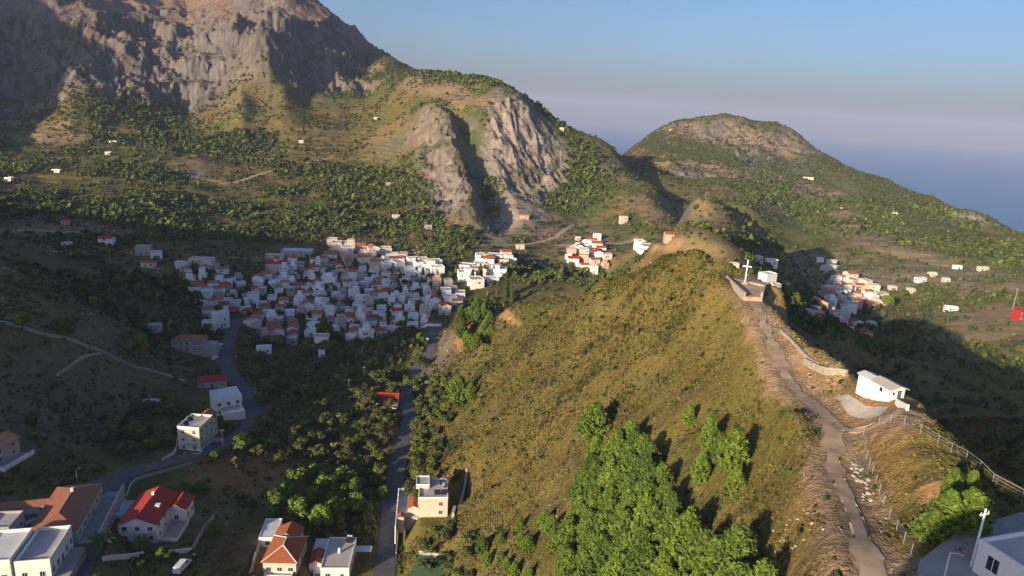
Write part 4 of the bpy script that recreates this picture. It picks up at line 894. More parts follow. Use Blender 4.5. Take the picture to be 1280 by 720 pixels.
# red litter of the yard
a_ = on_level(1202, 688, lv2+.15)
m = MB()
for k in range(5): q = nrs.uniform(-.5, .5, 2); m.box(q[0]-.11, q[0]+.11, q[1]-.08, q[1]+.08, 0, .05)
m.thing('tile_pile', M['redpaint'], 'small scatter of broken red tiles on the concrete yard', 'rubble', a_)
# pale boulders heaped beside the track
def boulders(pts, n, s0, s1, label, group, mat='stone'):
    W = [pick(*p) for p in pts]; xs = [p[0] for p in W]; ys = [p[1] for p in W]
    for i in range(n):
        x = rnd.uniform(min(xs), max(xs)); y = rnd.uniform(min(ys), max(ys))
        if not inpoly([w_[:2] for w_ in W], x, y): continue
        rs = np.random.RandomState(i+70); V = _unit(rs.normal(size=(16, 3)))*rs.uniform(.7, 1.1, (16, 1))*np.array([1, .8, .6])*rnd.uniform(s0, s1)
        bm = bmesh.new(); [bm.verts.new(v) for v in V]; bmesh.ops.convex_hull(bm, input=bm.verts); me = bpy.data.meshes.new('boulder'); bm.to_mesh(me); bm.free(); me.materials.append(M[mat])
        o = bpy.data.objects.new('boulder', me); COL.objects.link(o); o.location = (x, y, zg(x, y)+.05+CAMZ); o.rotation_euler = (0, 0, rnd.uniform(0, 6)); o['label'] = label; o['category'] = 'boulder'; o['group'] = group
import bmesh
boulders([(1062,582),(1074,578),(1094,612),(1092,632),(1076,622)], 70, .2, .5, 'pale boulder in the heap between the track and the wire fence', 'boulders heaped beside the ridge track', 'gravel')
boulders([(1000,630),(1022,622),(1030,640),(1008,650)], 16, .15, .3, 'pale stone in the small scatter on the slope left of the track', 'stones scattered left of the ridge track', 'gravel')
# ------------------------------------------------------------------ houses at the lower left
# red roofed villa
V1 = at_px('villa', 'two storey white villa with bright red gabled roofs beside the side street', 'house', 188, 658, 96, rad=12)
block(V1, 15, 9.5, 5.6, 'white', 'gable', 'tilered', 2.0, chim=True)
block(V1, 6, 5, 4.6, 'white', 'gable', 'tilered', 1.3, cx=4.2, cy=-6.5, name='wing_wall')
block(V1, 7, 4.5, 3.0, 'white', 'flat', 'roofwhite', cx=3.2, cy=7, name='garage_wall')
MB().box(-7, 1.4, -9.5, -4.8, -2.5, .45).part('terrace', M['pink'], V1); MB().ring(-7.2, 1.4, -9.7, -4.8, .45, 1.2, .2).part('terrace_wall', M['white'], V1)
facade(V1, 15, 9.5, 'w', 3, 2, 1.0, 2.7, 1.1, 1.2); facade(V1, 15, 9.5, 's', 4, 2, .9, 2.8, 1.0, 1.3, True); facade(V1, 15, 9.5, 'n', 4, 2, .9, 2.8); facade(V1, 6, 5, 's', 2, 1, 1.4, cx=4.2, cy=-6.5); facade(V1, 6, 5, 'w', 1, 1, 1.4, cx=4.2, cy=-6.5)
balcony(V1, -9, -7.5, -3.6, 1.0, 3.0, 'w')
r_ = MB(); r_.box(-1.2, .2, -3.2, -1.9, 6.6, 7.05); r_.part('skylight', M['white'], V1)
# long hall
V2 = at_px('long_house', 'long low house under a wide weathered orange tiled roof beside the village road', 'house', 86, 650, 106, rad=15)
block(V2, 21, 10.5, 3.8, 'cream', 'hip', 'tileold', 1.9, chim=True)
facade(V2, 21, 10.5, 's', 6, 1, 1.2, 3, 1.3, 1.3, True); facade(V2, 21, 10.5, 'w', 3, 1, 1.2, 3, 1.6, 1.4); facade(V2, 21, 10.5, 'n', 5, 1, 1.2)
MB().box(-11.5, 12.5, -10.2, -9.7, -3.5, 2.2).part('side_wall', M['grey'], V2); MB().box(-11.5, 12.5, -9.7, -5.3, -3.5, .1).part('terrace', M['concrete'], V2)
for x_ in (-8, -4, 0, 4, 8): put_win(V2, 24, 20.4, 's', x_, -1.2, 1.2, 1.2)
# white flat houses bottom left
V3 = at_px('flat_roofed_house', 'white flat roofed house with thick white parapets in the bottom left corner', 'house', 58, 704, 104, rad=9)
block(V3, 13, 7, 4.6, 'white', 'flat', 'roofflat', par_h=.9); facade(V3, 13, 7, 's', 5, 1, 1.2, 3, 1.1, 1.4, True); facade(V3, 13, 7, 'w', 2, 1, 1.2); facade(V3, 13, 7, 'n', 4, 1, 1.2)
block(V3, 12, 8.5, 5.6, 'white', 'flat', 'roofwhite', par_h=.8, cx=-.8, cy=8.4, name='upper_wall'); facade(V3, 12, 8.5, 's', 4, 1, 3.6, 3, .9, .8, cx=-.8, cy=8.4); facade(V3, 12, 8.5, 'w', 3, 1, 1.4, cx=-.8, cy=8.4)
MB().box(-6, 5, -6.8, -3.55, -2.5, .3).part('terrace', M['concrete'], V3)
V4 = at_px('small_house', 'small shaded house with a low red roof strip at the far left edge', 'house', 6, 668, 100, rad=6); block(V4, 7, 6, 3.6, 'grey', 'flat', 'roofflat'); facade(V4, 7, 6, 's', 2, 1); facade(V4, 7, 6, 'w', 2, 1)
V4b = at_px('lean_to_shed', 'narrow shed under a long red tiled roof strip beside the roadside wall', 'shed', 30, 640, 18, rad=6); block(V4b, 13, 3.2, 2.4, 'grey', 'gable', 'tileold', .7); facade(V4b, 13, 3.2, 's', 3, 1, .9, 3, .8, .8)
V5 = at_px('hillside_house', 'house with terrace and red tiled roof at the left edge above the road', 'house', 2, 575, 84, rad=7); block(V5, 9, 7, 5, 'pink', 'gable', 'tileold', 1.5, cy=1.5); facade(V5, 9, 7, 's', 2, 2, 1, 2.4, cy=1.5); facade(V5, 9, 7, 'w', 2, 2, 1, 2.4, cy=1.5)
MB().box(-5, 5, -5.5, -2.05, -3, .2).part('terrace', M['concrete'], V5); MB().box(-5.2, 5.2, -5.8, -5.5, -3, 1.3).box(-5.4, -5.2, -5.8, -2.05, -3, 1.3).part('terrace_wall', M['white'], V5)
# cream three storey house
V6 = at_px('tall_cream_house', 'three storey cream house with roof terrace at the bend of the village road', 'house', 246, 556, 88, rad=7)
block(V6, 10, 7.5, 8.6, 'cream', 'flat', 'roofflat', par_h=.7); facade(V6, 10, 7.5, 'w', 2, 3, 1.0, 2.8, .9, 1.3, True); facade(V6, 10, 7.5, 's', 3, 3, 1.0, 2.8, .9, 1.3); facade(V6, 10, 7.5, 'n', 3, 3, 1, 2.8)
block(V6, 5.5, 5, 7.4, 'cream', 'gable', 'tile', 1.5, cx=7.75, name='rear_wall'); facade(V6, 5.5, 5, 's', 2, 3, 1, 2.4, cx=7.75)
balcony(V6, -3.4, 4.0, -5.0, -3.75, 3.1, 's'); balcony(V6, -6.0, -5.0, -2.4, 1.2, 3.1, 'w'); MB().box(-7.5, -5.0, -4.4, 3.6, -2, .35).part('entrance_terrace', M['concrete'], V6); MB().ring(-7.7, -5.0, -4.6, 3.8, .35, 1.0, .18).part('terrace_wall', M['whitepaint'], V6)
heater(onroof(V6, -2.5, 2.0, 8.66), 'solar water heater with round tank on the roof of the tall cream house', R_(60)); heater(onroof(V6, .8, 2.2, 8.66), 'second water heater, farther back on the roof of the tall cream house', R_(60))
# white shaded house behind
V7 = at_px('white_house', 'two storey white flat roofed house in shade directly above the tall cream house', 'house', 283, 512, 34, rad=8)
block(V7, 10, 10, 6.6, 'white', 'flat', 'roofwhite', par_h=.6); facade(V7, 10, 10, 's', 3, 2, 1, 3, 1.1, 1.4, True); facade(V7, 10, 10, 'w', 3, 2, 1, 3); facade(V7, 10, 10, 'e', 3, 2, 1, 3); balcony(V7, -3, 4, -6.3, -5, 3.4, 's')
MB().box(-3, 5, -10, -5.05, -2.5, 2.2).part('lower_terrace', M['white'], V7); MB().ring(-3, 5, -10, -5.05, 2.2, 2.8, .2).part('terrace_wall', M['white'], V7)
V8 = at_px('low_house', 'low house with a dark red tiled roof just behind the shaded white house', 'house', 266, 482, 22, rad=7); block(V8, 11, 6, 3.2, 'grey', 'gable', 'tilered', 1.4); facade(V8, 11, 6, 's', 3, 1, 1, 3, .9, 1.1, True)
V9 = at_px('long_farmhouse', 'long two storey farmhouse with faded red roof left of the village road', 'house', 238, 436, 8, rad=9); block(V9, 14, 8, 5.2, 'grey', 'hip', 'tileold', 1.8); facade(V9, 14, 8, 's', 5, 2, .8, 2.5, .9, 1.2, True); facade(V9, 14, 8, 'e', 2, 2, .8, 2.5)
block(V9, 6, 5, 3.4, 'grey', 'flat', 'roofflat', cx=9.8, cy=-2, name='annexe_wall')
# hipped red house and its annexe
V10 = at_px('hipped_roof_house', 'cream house with crossed orange hipped roofs and white ridge lines at the bottom edge', 'house', 357, 702, 93, rad=9)
rf = block(V10, 11, 8.5, 3.9, 'cream', 'hip', 'tile', 2.3, chim=False); facade(V10, 11, 8.5, 's', 3, 1, 1, 3, 1.1, 1.3, True); facade(V10, 11, 8.5, 'w', 3, 1, 1, 3, 1.2, 1.3); facade(V10, 11, 8.5, 'e', 2, 1)
rb = MB()
for a, b in (((-5.9, -4.65, 3.96), (-1.7, 0, 6.34)), ((-5.9, 4.65, 3.96), (-1.7, 0, 6.34)), ((5.9, -4.65, 3.96), (1.7, 0, 6.34)), ((5.9, 4.65, 3.96), (1.7, 0, 6.34)), ((-1.7, 0, 6.34), (1.7, 0, 6.34))): rb.tube(a, b, .13, seg=6)
rb.part('ridge_tiles', M['white'], rf)
block(V10, 5, 6.5, 3.9, 'cream', 'gable', 'tile', 1.6, cx=7.4, cy=1.0, name='rear_wall'); MB().box(-7.2, -5.55, -3.5, 3.5, -2, .5).part('porch', M['white'], V10); MB().ring(-7.3, -5.5, -3.6, 3.6, .5, 1.2, .15).part('porch_railing', M['white'], V10)
V11 = at_px('annexe', 'narrow flat roofed annexe behind the crossed orange roofs', 'shed', 339, 672, 98, rad=6); block(V11, 9, 4.6, 3.0, 'whitepaint', 'flat', 'roofwhite', par_h=.25); facade(V11, 9, 4.6, 'w', 1, 1, .8, 3, 1.2, 1.2); facade(V11, 9, 4.6, 'n', 3, 1)
wall_line('boundary_wall', 'pale boundary wall along the left side of the orange hipped house', [(312,722),(318,702),(325,680),(329,668)], 1.6, .3, 'grey')
wall_line('boundary_wall', 'short dark boundary wall between the orange hipped house and the grey roof', [(392,722),(396,700),(398,684)], 1.4, .25, 'grey')
# grey roofed house with solar panel
V12 = at_px('grey_roofed_house', 'house with a paved grey roof and a small orange tiled corner at the bottom edge', 'house', 424, 706, 95, rad=9)
block(V12, 13.5, 7.5, 3.8, 'white', 'flat', 'roofflat', par_h=.3, cx=0); facade(V12, 13.5, 7.5, 's', 4, 1); facade(V12, 13.5, 7.5, 'w', 2, 1, 1, 3, 1.2, 1.3, True)
block(V12, 5.4, 3.6, 3.2, 'white', 'gable', 'tile', 1.0, cx=-1.2, cy=5.6, name='corner_wall'); MB().box(-.3, .3, -.3, .3, 3.8, 5.3).part('chimney', M['white'], V12)
block(V12, 5.0, 3.6, 3.4, 'whitepaint', 'flat', 'roofwhite', par_h=.2, cx=4.2, cy=5.6, name='back_wall')
MB().box(2.4, 5.0, -8.4, -3.85, 2.4, 2.55).part('carport_roof', M['roofwhite'], V12)
for x_, y_ in ((2.6, -8.2), (4.8, -8.2)): MB().tube((x_, y_, -.6), (x_, y_, 2.4), .06).part('carport_post', M['metal'], V12)
heater(onroof(V12, 5.2, -2.0, 3.86), 'dark solar water heater on the paved grey roof at the bottom edge', R_(0))
# modern terrace house
V13 = at_px('terraced_house', 'cream cube house with big front terrace cut into the foot of the golden hill', 'house', 541, 634, 97, rad=11)
block(V13, 10.5, 8.6, 6.2, 'cream', 'flat', 'roofflat', par_h=.5); facade(V13, 10.5, 8.6, 'n', 4, 2, 1, 3, 1.2, 1.5, True); facade(V13, 10.5, 8.6, 'e', 3, 2, 1, 3)
block(V13, 5, 4, 7.4, 'cream', 'flat', 'roofflat', par_h=.4, cx=2.6, cy=3.2, z0=6.22, name='stair_wall')
block(V13, 4.4, 3, 3.0, 'cream', 'gable', 'tile', .7, cx=-2.6, cy=5.8, name='porch_wall'); put_win(V13, 10.5, 8.6, 'w', 2.2, 1.0, 1.0, 1.2); put_win(V13, 10.5, 8.6, 'w', 2.2, 3.8, 1.0, 1.2)
MB().box(-5.5, 8.5, 4.35, 10.5, -4, .35).part('terrace', M['roofflat'], V13); MB().box(-11.5, 8.7, 10.5, 10.8, -4.5, 1.3).box(8.5, 8.7, 4.35, 10.5, -4, 1.3).part('terrace_wall', M['whitepaint'], V13)
for k in range(5): MB().tube((-4.6+k*3.1, 10.65, 1.3), (-4.6+k*3.1, 10.65, 1.9), .12).part('terrace_post', M['white'], V13)
MB().box(-7.6, -6.0, 8.4, 10.2, -3.5, 1.6).part('gate_lodge', M['cream'], V13); gable(1.8, 1.9, 1.6, .5, .15, cx=-6.8, cy=9.3).part('gate_roof', M['tile'], V13)
heater(onroof(V13, -2.6, -1.2, 6.27), 'water heater at the near end of the cream terrace house roof', R_(10)); heater(onroof(V13, -2.6, -3.4, 6.27), 'rightmost water heater on the cream terrace house roof', R_(10))
heater(onroof(V13, 3.0, -2.8, 6.27), 'water heater at the back of the cream terrace house roof', R_(10))
e = empty('water_tank', 'grey round water tank on the back of the cream terrace house roof', 'water tank', onroof(V13, 1.0, -3.2, 6.27)); MB().tube((0, 0, .3), (0, 0, 1.5), .55, seg=14).part('tank', M['metal'], e); MB().box(-.6, .6, -.6, .6, 0, .3).part('base', M['concrete'], e)
wall_line('roadside_wall', 'pale roadside wall below the cream terrace house', [(495,694),(497,672),(497,655),(502,648)], 1.0, .3, 'grey')
wall_line('cut_bank_wall', 'curved pale rock bank wall behind the cream terrace house', [(583,592),(581,612),(576,632),(566,648)], 1.8, .8, 'stone')
# red awning house
V14 = at_px('red_roofed_house', 'house with a flat dark red sheet roof and white front beside the valley road', 'house', 484, 506, 2, rad=6); block(V14, 9, 4.6, 3.3, 'white', 'gable', 'tilered', 1.2, cy=2.5); MB().box(-1.5, 4.5, -2.8, .1, -2, .6).part('terrace', M['white'], V14); facade(V14, 9, 4.6, 's', 3, 1, 1, 3, 1, 1.2, True, cy=2.5)
MB().poly([(-4.8, -.2, 3.1), (4.8, -.2, 3.1), (4.8, -2.6, 2.6), (-4.8, -2.6, 2.6)]).poly([(-4.8, -2.6, 2.54), (4.8, -2.6, 2.54), (4.8, -.2, 3.04), (-4.8, -.2, 3.04)]).part('awning', M['redpaint'], V14)
SH = at_px('shed', 'low grey flat roofed shed among trees left of the tall cream house', 'shed', 190, 508, 20, rad=4); block(SH, 6, 4, 2.4, 'grey', 'flat', 'roofwhite', par_h=.1); facade(SH, 6, 4, 's', 1, 1, .3, 3, .9, 1.7)
SH2 = at_px('shed', 'small dark ruined stone shed on the slope above the farmhouse, right of the lone tree', 'shed', 192, 412, 12, rad=4); block(SH2, 7, 5, 2.6, 'grey', 'flat', 'roofflat', par_h=.2); facade(SH2, 7, 5, 's', 2, 1, .5, 3, .9, 1.5)
SH3 = at_px('white_shed', 'small bright white flat shed below the village, right of the village road', 'shed', 330, 440, 20, rad=4); block(SH3, 7, 5, 2.8, 'white', 'flat', 'roofwhite', par_h=.2); facade(SH3, 7, 5, 's', 2, 1, .6, 3, .9, 1.4)
SH4 = at_px('white_shed', 'little white pump house in the grove just below the village edge', 'shed', 402, 446, 20, rad=3); block(SH4, 3, 3, 3.2, 'white', 'flat', 'roofwhite', par_h=.2); facade(SH4, 3, 3, 's', 1, 1, .6, 3, .8, 1.4)
# court
c0 = pick(537,714); z = zg(c0[0], c0[1]); VILL.append((c0[0], c0[1], 6))
MB().box(-6, 6, -4.4, 4.4, -1, .1).thing('sports_court', [M['court']], 'green painted sports court at the bottom edge beside the road', 'court', (c0[0], c0[1], z), R_(83))
e = empty('court_fence', 'white topped wall behind the green sports court', 'wall', (c0[0], c0[1], z), R_(83)); MB().box(6.05, 6.3, -4.5, 4.5, -1, .9).part('wall', M['concrete'], e); MB().box(6.0, 6.35, -4.55, 4.55, .9, 1.0).part('coping', M['white'], e)
# walls on the left side
wall_line('dry_stone_wall', 'long pale dry stone wall running down the dark left slope', [(-20,400),(20,408),(60,420),(100,430),(130,441),(160,456),(195,466),(232,478)], .9, .9, 'stone')
wall_line('dry_stone_wall', 'short dry stone wall stub on the dark slope below the long one', [(70,470),(95,452),(125,442)], .5, .6, 'stone')
wall_line('garden_wall', 'white garden wall below the palms in front of the red villa', [(128,702),(150,699),(180,695)], 1.3, .3, 'white')
wall_line('garden_wall', 'white garden wall piece left of the parked van', [(208,694),(224,692),(240,690)], 1.3, .3, 'white')
wall_line('garden_wall', 'stone garden wall climbing behind the parked van', [(240,690),(252,668),(268,648)], 1.2, .4, 'stone')
wall_line('garden_wall', 'pale curved wall beside the road above the red villa', [(158,622),(166,604),(185,596),(215,588),(240,580)], .8, .3, 'grey')
wall_line('roadside_wall', 'white low wall along the village road above the long orange roof', [(-10,672),(20,662),(50,650),(62,645)], 1.0, .3, 'white')
wall_line('roadside_wall', 'grey retaining wall on the inner bend below the tall cream house', [(203,576),(218,568),(222,550)], 1.2, .3, 'cream')
wall_line('village_wall', 'white wall curving along the road at the right edge of the village', [(520,410),(540,408),(552,408)], 1.6, .5, 'white')
# ------------------------------------------------------------------ vehicles
def car(u, v, hd, paint, label, van=False, group=None, world=None):
    p = world if world is not None else pick(u, v); e = empty('van' if van else 'parked_car', label, 'van' if van else 'car', (p[0], p[1], zg(p[0], p[1])+(.14)), R_(hd), group)
    L, W, H = (5.2, 1.95, 2.1) if van else (4.2, 1.72, 1.42)
    pr = [(-L/2,.35),(-L/2,.95),(-L/2+.1,H-.05),(L/2-1.7,H),(L/2-1.0,1.15),(L/2-.1,.95),(L/2,.4)] if van else [(-L/2,.3),(-L/2,.8),(-L/2+.15,.95),(-L/2+.75,H-.04),(.25,H),(1.0,.95),(L/2-.2,.78),(L/2,.35)]
    m = MB(); tw = .12
    def wy(z): return W/2-(.16 if z > 1.05 else 0)
    for i in range(len(pr)):
        a, b = pr[i], pr[(i+1) % len(pr)]; m.poly([(a[0], -wy(a[1]), a[1]), (a[0], wy(a[1]), a[1]), (b[0], wy(b[1]), b[1]), (b[0], -wy(b[1]), b[1])])
    m.poly([(x_, -wy(z_), z_) for x_, z_ in pr][::-1]); m.poly([(x_, wy(z_), z_) for x_, z_ in pr]); m.part('body', M[paint], e)
    g = MB(); h0, h1 = (1.2, 1.8) if van else (.98, 1.32)
    x0, x1 = (L/2-2.3, L/2-1.35) if van else (-L/2+.75, .55)
    for sg in (-1, 1): g.box(x0, x1, sg*(W/2-.15)-.02, sg*(W/2-.15)+.03, h0, h1)
    a, b = ((L/2-1.66, H-.1), (L/2-1.04, 1.22)) if van else ((.32, H-.06), (.95, 1.0))
    g.poly([(a[0]+.04, -W/2+.25, a[1]+.02), (b[0]+.04, -W/2+.25, b[1]+.02), (b[0]+.04, W/2-.25, b[1]+.02), (a[0]+.04, W/2-.25, a[1]+.02)])
    if not van: g.poly([(-L/2+.7, -W/2+.25, H-.1), (-L/2+.7, W/2-.25, H-.1), (-L/2+.14, W/2-.25, 1.0), (-L/2+.14, -W/2+.25, 1.0)])
    g.part('windows', M['glass'], e)
    for sx in (-L/2+.75, L/2-.8):
        for sy in (-W/2+.08, W/2-.08): w_ = MB().tube((sx, sy-.1, .32), (sx, sy+.1, .32), .32, seg=12).part('wheel', M['rubber'], e); MB().tube((sx, sy-.11, .32), (sx, sy+.11, .32), .17, seg=10).part('rim', M['metal'], w_)
    for sy in (-.6, .6): MB().box(L/2-.06, L/2+.02, sy-.15, sy+.15, .58, .72).part('headlight', M['whitepaint'], e)
    return e
car(228, 711, 84, 'car_white', 'white van parked in front of the garden wall beside the brown field', True)
car(43, 632, 200, 'car_dark', 'dark car pulled over on the grass side of the village road at the left')
car(272, 553, 20, 'car_silver', 'silver car parked right of the tall cream house'); car(141, 650, 70, 'car_white', 'pale car parked on the side street left of the red villa'); car(262, 540, 100, 'car_dark', 'dark car tucked beside the tall cream house entrance')
for k, (a, b, c_, lb) in enumerate([(276,433,'car_white','white car, uppermost of the row parked along the village road'),(274,438,'car_silver','silver car, second from the top of the row along the village road'),(271,443,'car_dark','dark car in the lower half of the row along the village road'),(269,449,'car_white','white car at the lower end of the row along the village road')]): car(a, b, 80, c_, lb)
car(534, 426, 95, 'car_white', 'white car on the valley road near the edge of the village')
# person-free street poles
pole(279,565,8.6,'utility_pole','wooden utility pole beside the road, right of the tall cream house',.6,0,'bark',.12); pole(138,330,8.5,'utility_pole','pale utility pole standing before the red roofed house on the far left slope',.6,0,'metal',.12)
pole(98,615,7,'street_lamp','thin lamp post between the long orange roof and the road',0,.8,'metal',.07,hd=60); pole(455,478,8,'utility_pole','thin pale pole in the shaded grove left of the red sheet roof',.4,0,'metal',.1); pole(436,492,7,'utility_pole','thin pole at the end of the garden wall in the shaded grove',.4,0,'metal',.1)
pole(320,505,7,'street_lamp','lamp post on the outer bend of the village road',0,.9,'metal',.07,hd=150); pole(528,470,7,'street_lamp','lamp post beside the valley road where it bends to the village',0,.9,'metal',.08,hd=180)
pole(855,262,10,'utility_pole','pale utility pole on the scrubby knoll behind the hill, left one',.8,0,'metal',.16); pole(881,256,10,'utility_pole','utility pole on the knoll behind the hill, right of the other',.8,0,'metal',.16)
# ------------------------------------------------------------------ village houses
vr = random.Random(42)
VW = [MB().box(-.45, .45, -.03, .03, 0, 1.1).mesh('window', M['glass']), MB().box(-.5, .5, -.03, .03, 0, 1.9).mesh('door', M['wood'])]
MC = {}
def vhouse(x, y, hd, L, D, H, wall, roof, label, group, nwin=3, name='village_house', upper=False):
    z = zg(x, y); VILL.append((x, y, max(L, D)*.55)); e = empty(name if name != 'village_house' else ('tile_roofed_house' if roof.startswith('tile') else 'flat_roofed_house' if not upper else 'stepped_house'), label, 'house', (x, y, z), hd, group)
    key = (L, D, H, wall, roof)
    if key not in MC:
        w = MB().box(-L/2, L/2, -D/2, D/2, -3, H)
        if roof in ('tile', 'tileold', 'tilered'):
            rise = D*.2
            for sx in (-1, 1): q = [(sx*L/2, -D/2, H), (sx*L/2, D/2, H), (sx*L/2, 0, H+rise)]; w.poly(q if sx > 0 else q[::-1])
            rm = gable(L, D, H, rise, .25, .12).mesh('roof', M[roof])
        else:
            w.ring(-L/2-.02, L/2+.02, -D/2-.02, D/2+.02, H+.001, H+.5, .22); rm = MB().box(-L/2+.2, L/2-.2, -D/2+.2, D/2-.2, H, H+.08).mesh('roof', M[roof])
        MC[key] = (w.mesh('wall', M[wall]), rm)
    child('wall', MC[key][0], e); rf = child('roof', MC[key][1], e)
    for k in range(nwin):
        side = vr.choice('sswe'); W = L if side == 's' else D
        nx, ny, rz = SIDE[side]; o_ = (vr.random()-.5)*W*.65; zz = .9+(vr.randrange(2) if H > 5 else 0)*2.8
        child('window', VW[0], e, (nx*L/2+(o_ if ny else 0), ny*D/2+(o_ if nx else 0), zz), (1, 1, 1), rz)
    if upper:
        ux = vr.uniform(-.2, .2)*L; m_ = MB().box(ux-L*.25, ux+L*.25, -D*.3, D*.3, H+.08, H+2.5).part('upper_room', M[wall], e)
    if nwin > 2: child('door', VW[1], e, (vr.uniform(-.3, .3)*L, -D/2, 0), (1, 1, 1), 0)
    return e
WN = {'white': 'white', 'cream': 'cream', 'ochre': 'ochre', 'pink': 'pinkish', 'grey': 'grey'}
def cluster(polys, gap, where, group, hd0, walls, roofs, sz=(6, 9), hs=(3, 3.2, 3.4, 5.6), seed=1, most=200, nw=(1, 4)):
    r_ = random.Random(seed); got = []
    for poly in polys:
        W = [pick(a, b)[:2] for a, b in poly]; xs = [p[0] for p in W]; ys = [p[1] for p in W]; k = 0
        for _ in range(9000):
            x = r_.uniform(min(xs), max(xs)); y = r_.uniform(min(ys), max(ys))
            if inpoly(W, x, y) and all((x-a)**2+(y-b)**2 > gap*gap for a, b, c in got) and bool(roadfree(np.array([x]), np.array([y]), 2.8)[0]):
                got.append((x, y, 0)); k += 1
                if len(got) >= most: break
    cx = sum(g[0] for g in got)/len(got); cy = sum(g[1] for g in got)/len(got); sx = max(abs(g[0]-cx) for g in got)+.1; sy = max(abs(g[1]-cy) for g in got)+.1
    for x, y, _ in got:
        L = round(r_.uniform(*sz)*2)/2; D = round(L*r_.uniform(.7, .95)*2)/2; H = r_.choice(hs); wl = r_.choice(walls); rf = r_.choice(roofs); up = rf.startswith('roof') and r_.random() < .3
        hd = math.radians(hd0+r_.choice((0, 90))+r_.uniform(-12, 12)+12*float(vnoise(np.array([x/40]), np.array([y/40]), 9)[0]))
        px = 'left' if x < cx-.33*sx else 'right' if x > cx+.33*sx else 'middle'; py = 'front' if y < cy-.33*sy else 'back' if y > cy+.33*sy else 'centre'
        sh = ('two storey' if H > 5 else 'low')+' '+WN[wl]; rn = 'tiled roof' if not rf.startswith('roof') else ('stepped flat roof' if up else 'flat roof')
        pos = {'centre': 'in the '+px, 'front': 'at the front '+px, 'back': 'at the back '+px}[py]
        vhouse(x, y, hd, L, D, H, wl, rf, f'{sh} house, {rn}, {pos} {where}', group, r_.randint(*nw), upper=up)
    print(group, len(got))
W1 = ['white']*8+['cream']+['pink']+['grey']*2; RF = ['roofwhite']*5+['roofflat']*5+['tileold']*3+['tilered']+['tile']
cluster([[(304,398),(308,372),(330,345),(338,326),(400,322),(440,332),(500,338),(545,350),(566,366),(560,392),(520,412),(470,424),(420,428),(372,430),(330,424),(312,412)]], 6.9, 'of the shaded village', 'houses of the shaded village', 15, W1, RF, (5, 7.5), seed=4, most=215)
cluster([[(216,338),(238,330),(262,333),(300,352),(302,372),(292,392),(258,398),(250,380),(236,356)]], 7.3, "of the village's western arm", 'houses of the left arm of the village', 20, W1, RF, (5.5, 8), seed=5, most=40)
cluster([[(404,318),(412,306),(440,306),(470,314),(520,326),(556,334),(556,346),(520,344),(470,336),(425,326)]], 9, "of the sunlit upper edge", 'sunlit houses on the upper edge of the village', 20, ['white', 'cream', 'cream', 'white', 'pink'], ['roofflat', 'roofwhite', 'roofwhite', 'tileold', 'roofflat'], (7, 11), (3.2, 6.2, 6.4), seed=6, most=34)
cluster([[(574,352),(584,332),(604,322),(640,322),(640,338),(618,352),(598,362)]], 10.5, "above the wooded gully", 'white houses in rows above the wooded gully', 10, ['white', 'cream', 'white'], ['roofwhite', 'roofflat', 'tile', 'roofwhite'], (9, 13), (3.2, 6.4), seed=7, most=20, nw=(3, 6))
cluster([[(540,372),(556,356),(580,360),(576,380),(556,392)]], 9, "beside the hillside pines", 'houses at the right tip of the village', 10, W1, RF, seed=8, most=10)
cluster([[(706,326),(712,314),(738,304),(760,320),(760,336),(738,342)]], 9.5, "of the red roofed hamlet", 'houses of the red roofed hamlet behind the hill', 0, ['white', 'white', 'cream', 'pink'], ['tile', 'tilered', 'tile', 'roofwhite', 'roofflat'], (7, 10), (3.2, 6), seed=9, most=20)
cluster([[(783,318),(800,306),(852,306),(858,318),(820,324),(800,322)]], 13, "of the knoll road row", 'houses on the hill road left of the knoll', 5, ['white', 'cream', 'pink', 'white'], ['roofflat', 'roofwhite', 'tile', 'roofflat'], (8, 12), (3.2, 6), seed=10, most=9)
cluster([[(1010,396),(1028,374),(1044,352),(1062,346),(1082,358),(1108,372),(1106,386),(1078,384),(1060,392),(1050,402)]], 10, "of the far sunlit village", 'houses of the far village beyond the ridge', 10, ['cream', 'white', 'cream', 'pink', 'white'], ['roofflat', 'roofwhite', 'roofflat', 'tileold', 'roofflat'], (7, 11), (3.2, 6), seed=11, most=46, nw=(1, 3))
cluster([[(1044,406),(1056,400),(1096,408),(1090,414),(1058,414)]], 9, "of the shadow edge row", 'houses at the shadow edge below the far village', 0, ['white', 'pink'], ['tile', 'roofwhite', 'tilered'], (7, 9), (3.2, 3.2), seed=12, most=7, nw=(1, 2))
cluster([[(1020,328),(1026,322),(1050,334),(1046,340)]], 11, "of the ravine row", 'houses of the short row beside the ravine', 150, ['white', 'cream'], ['roofflat', 'roofwhite'], (9, 12), (3.2, 6), seed=13, most=4, nw=(2, 3))
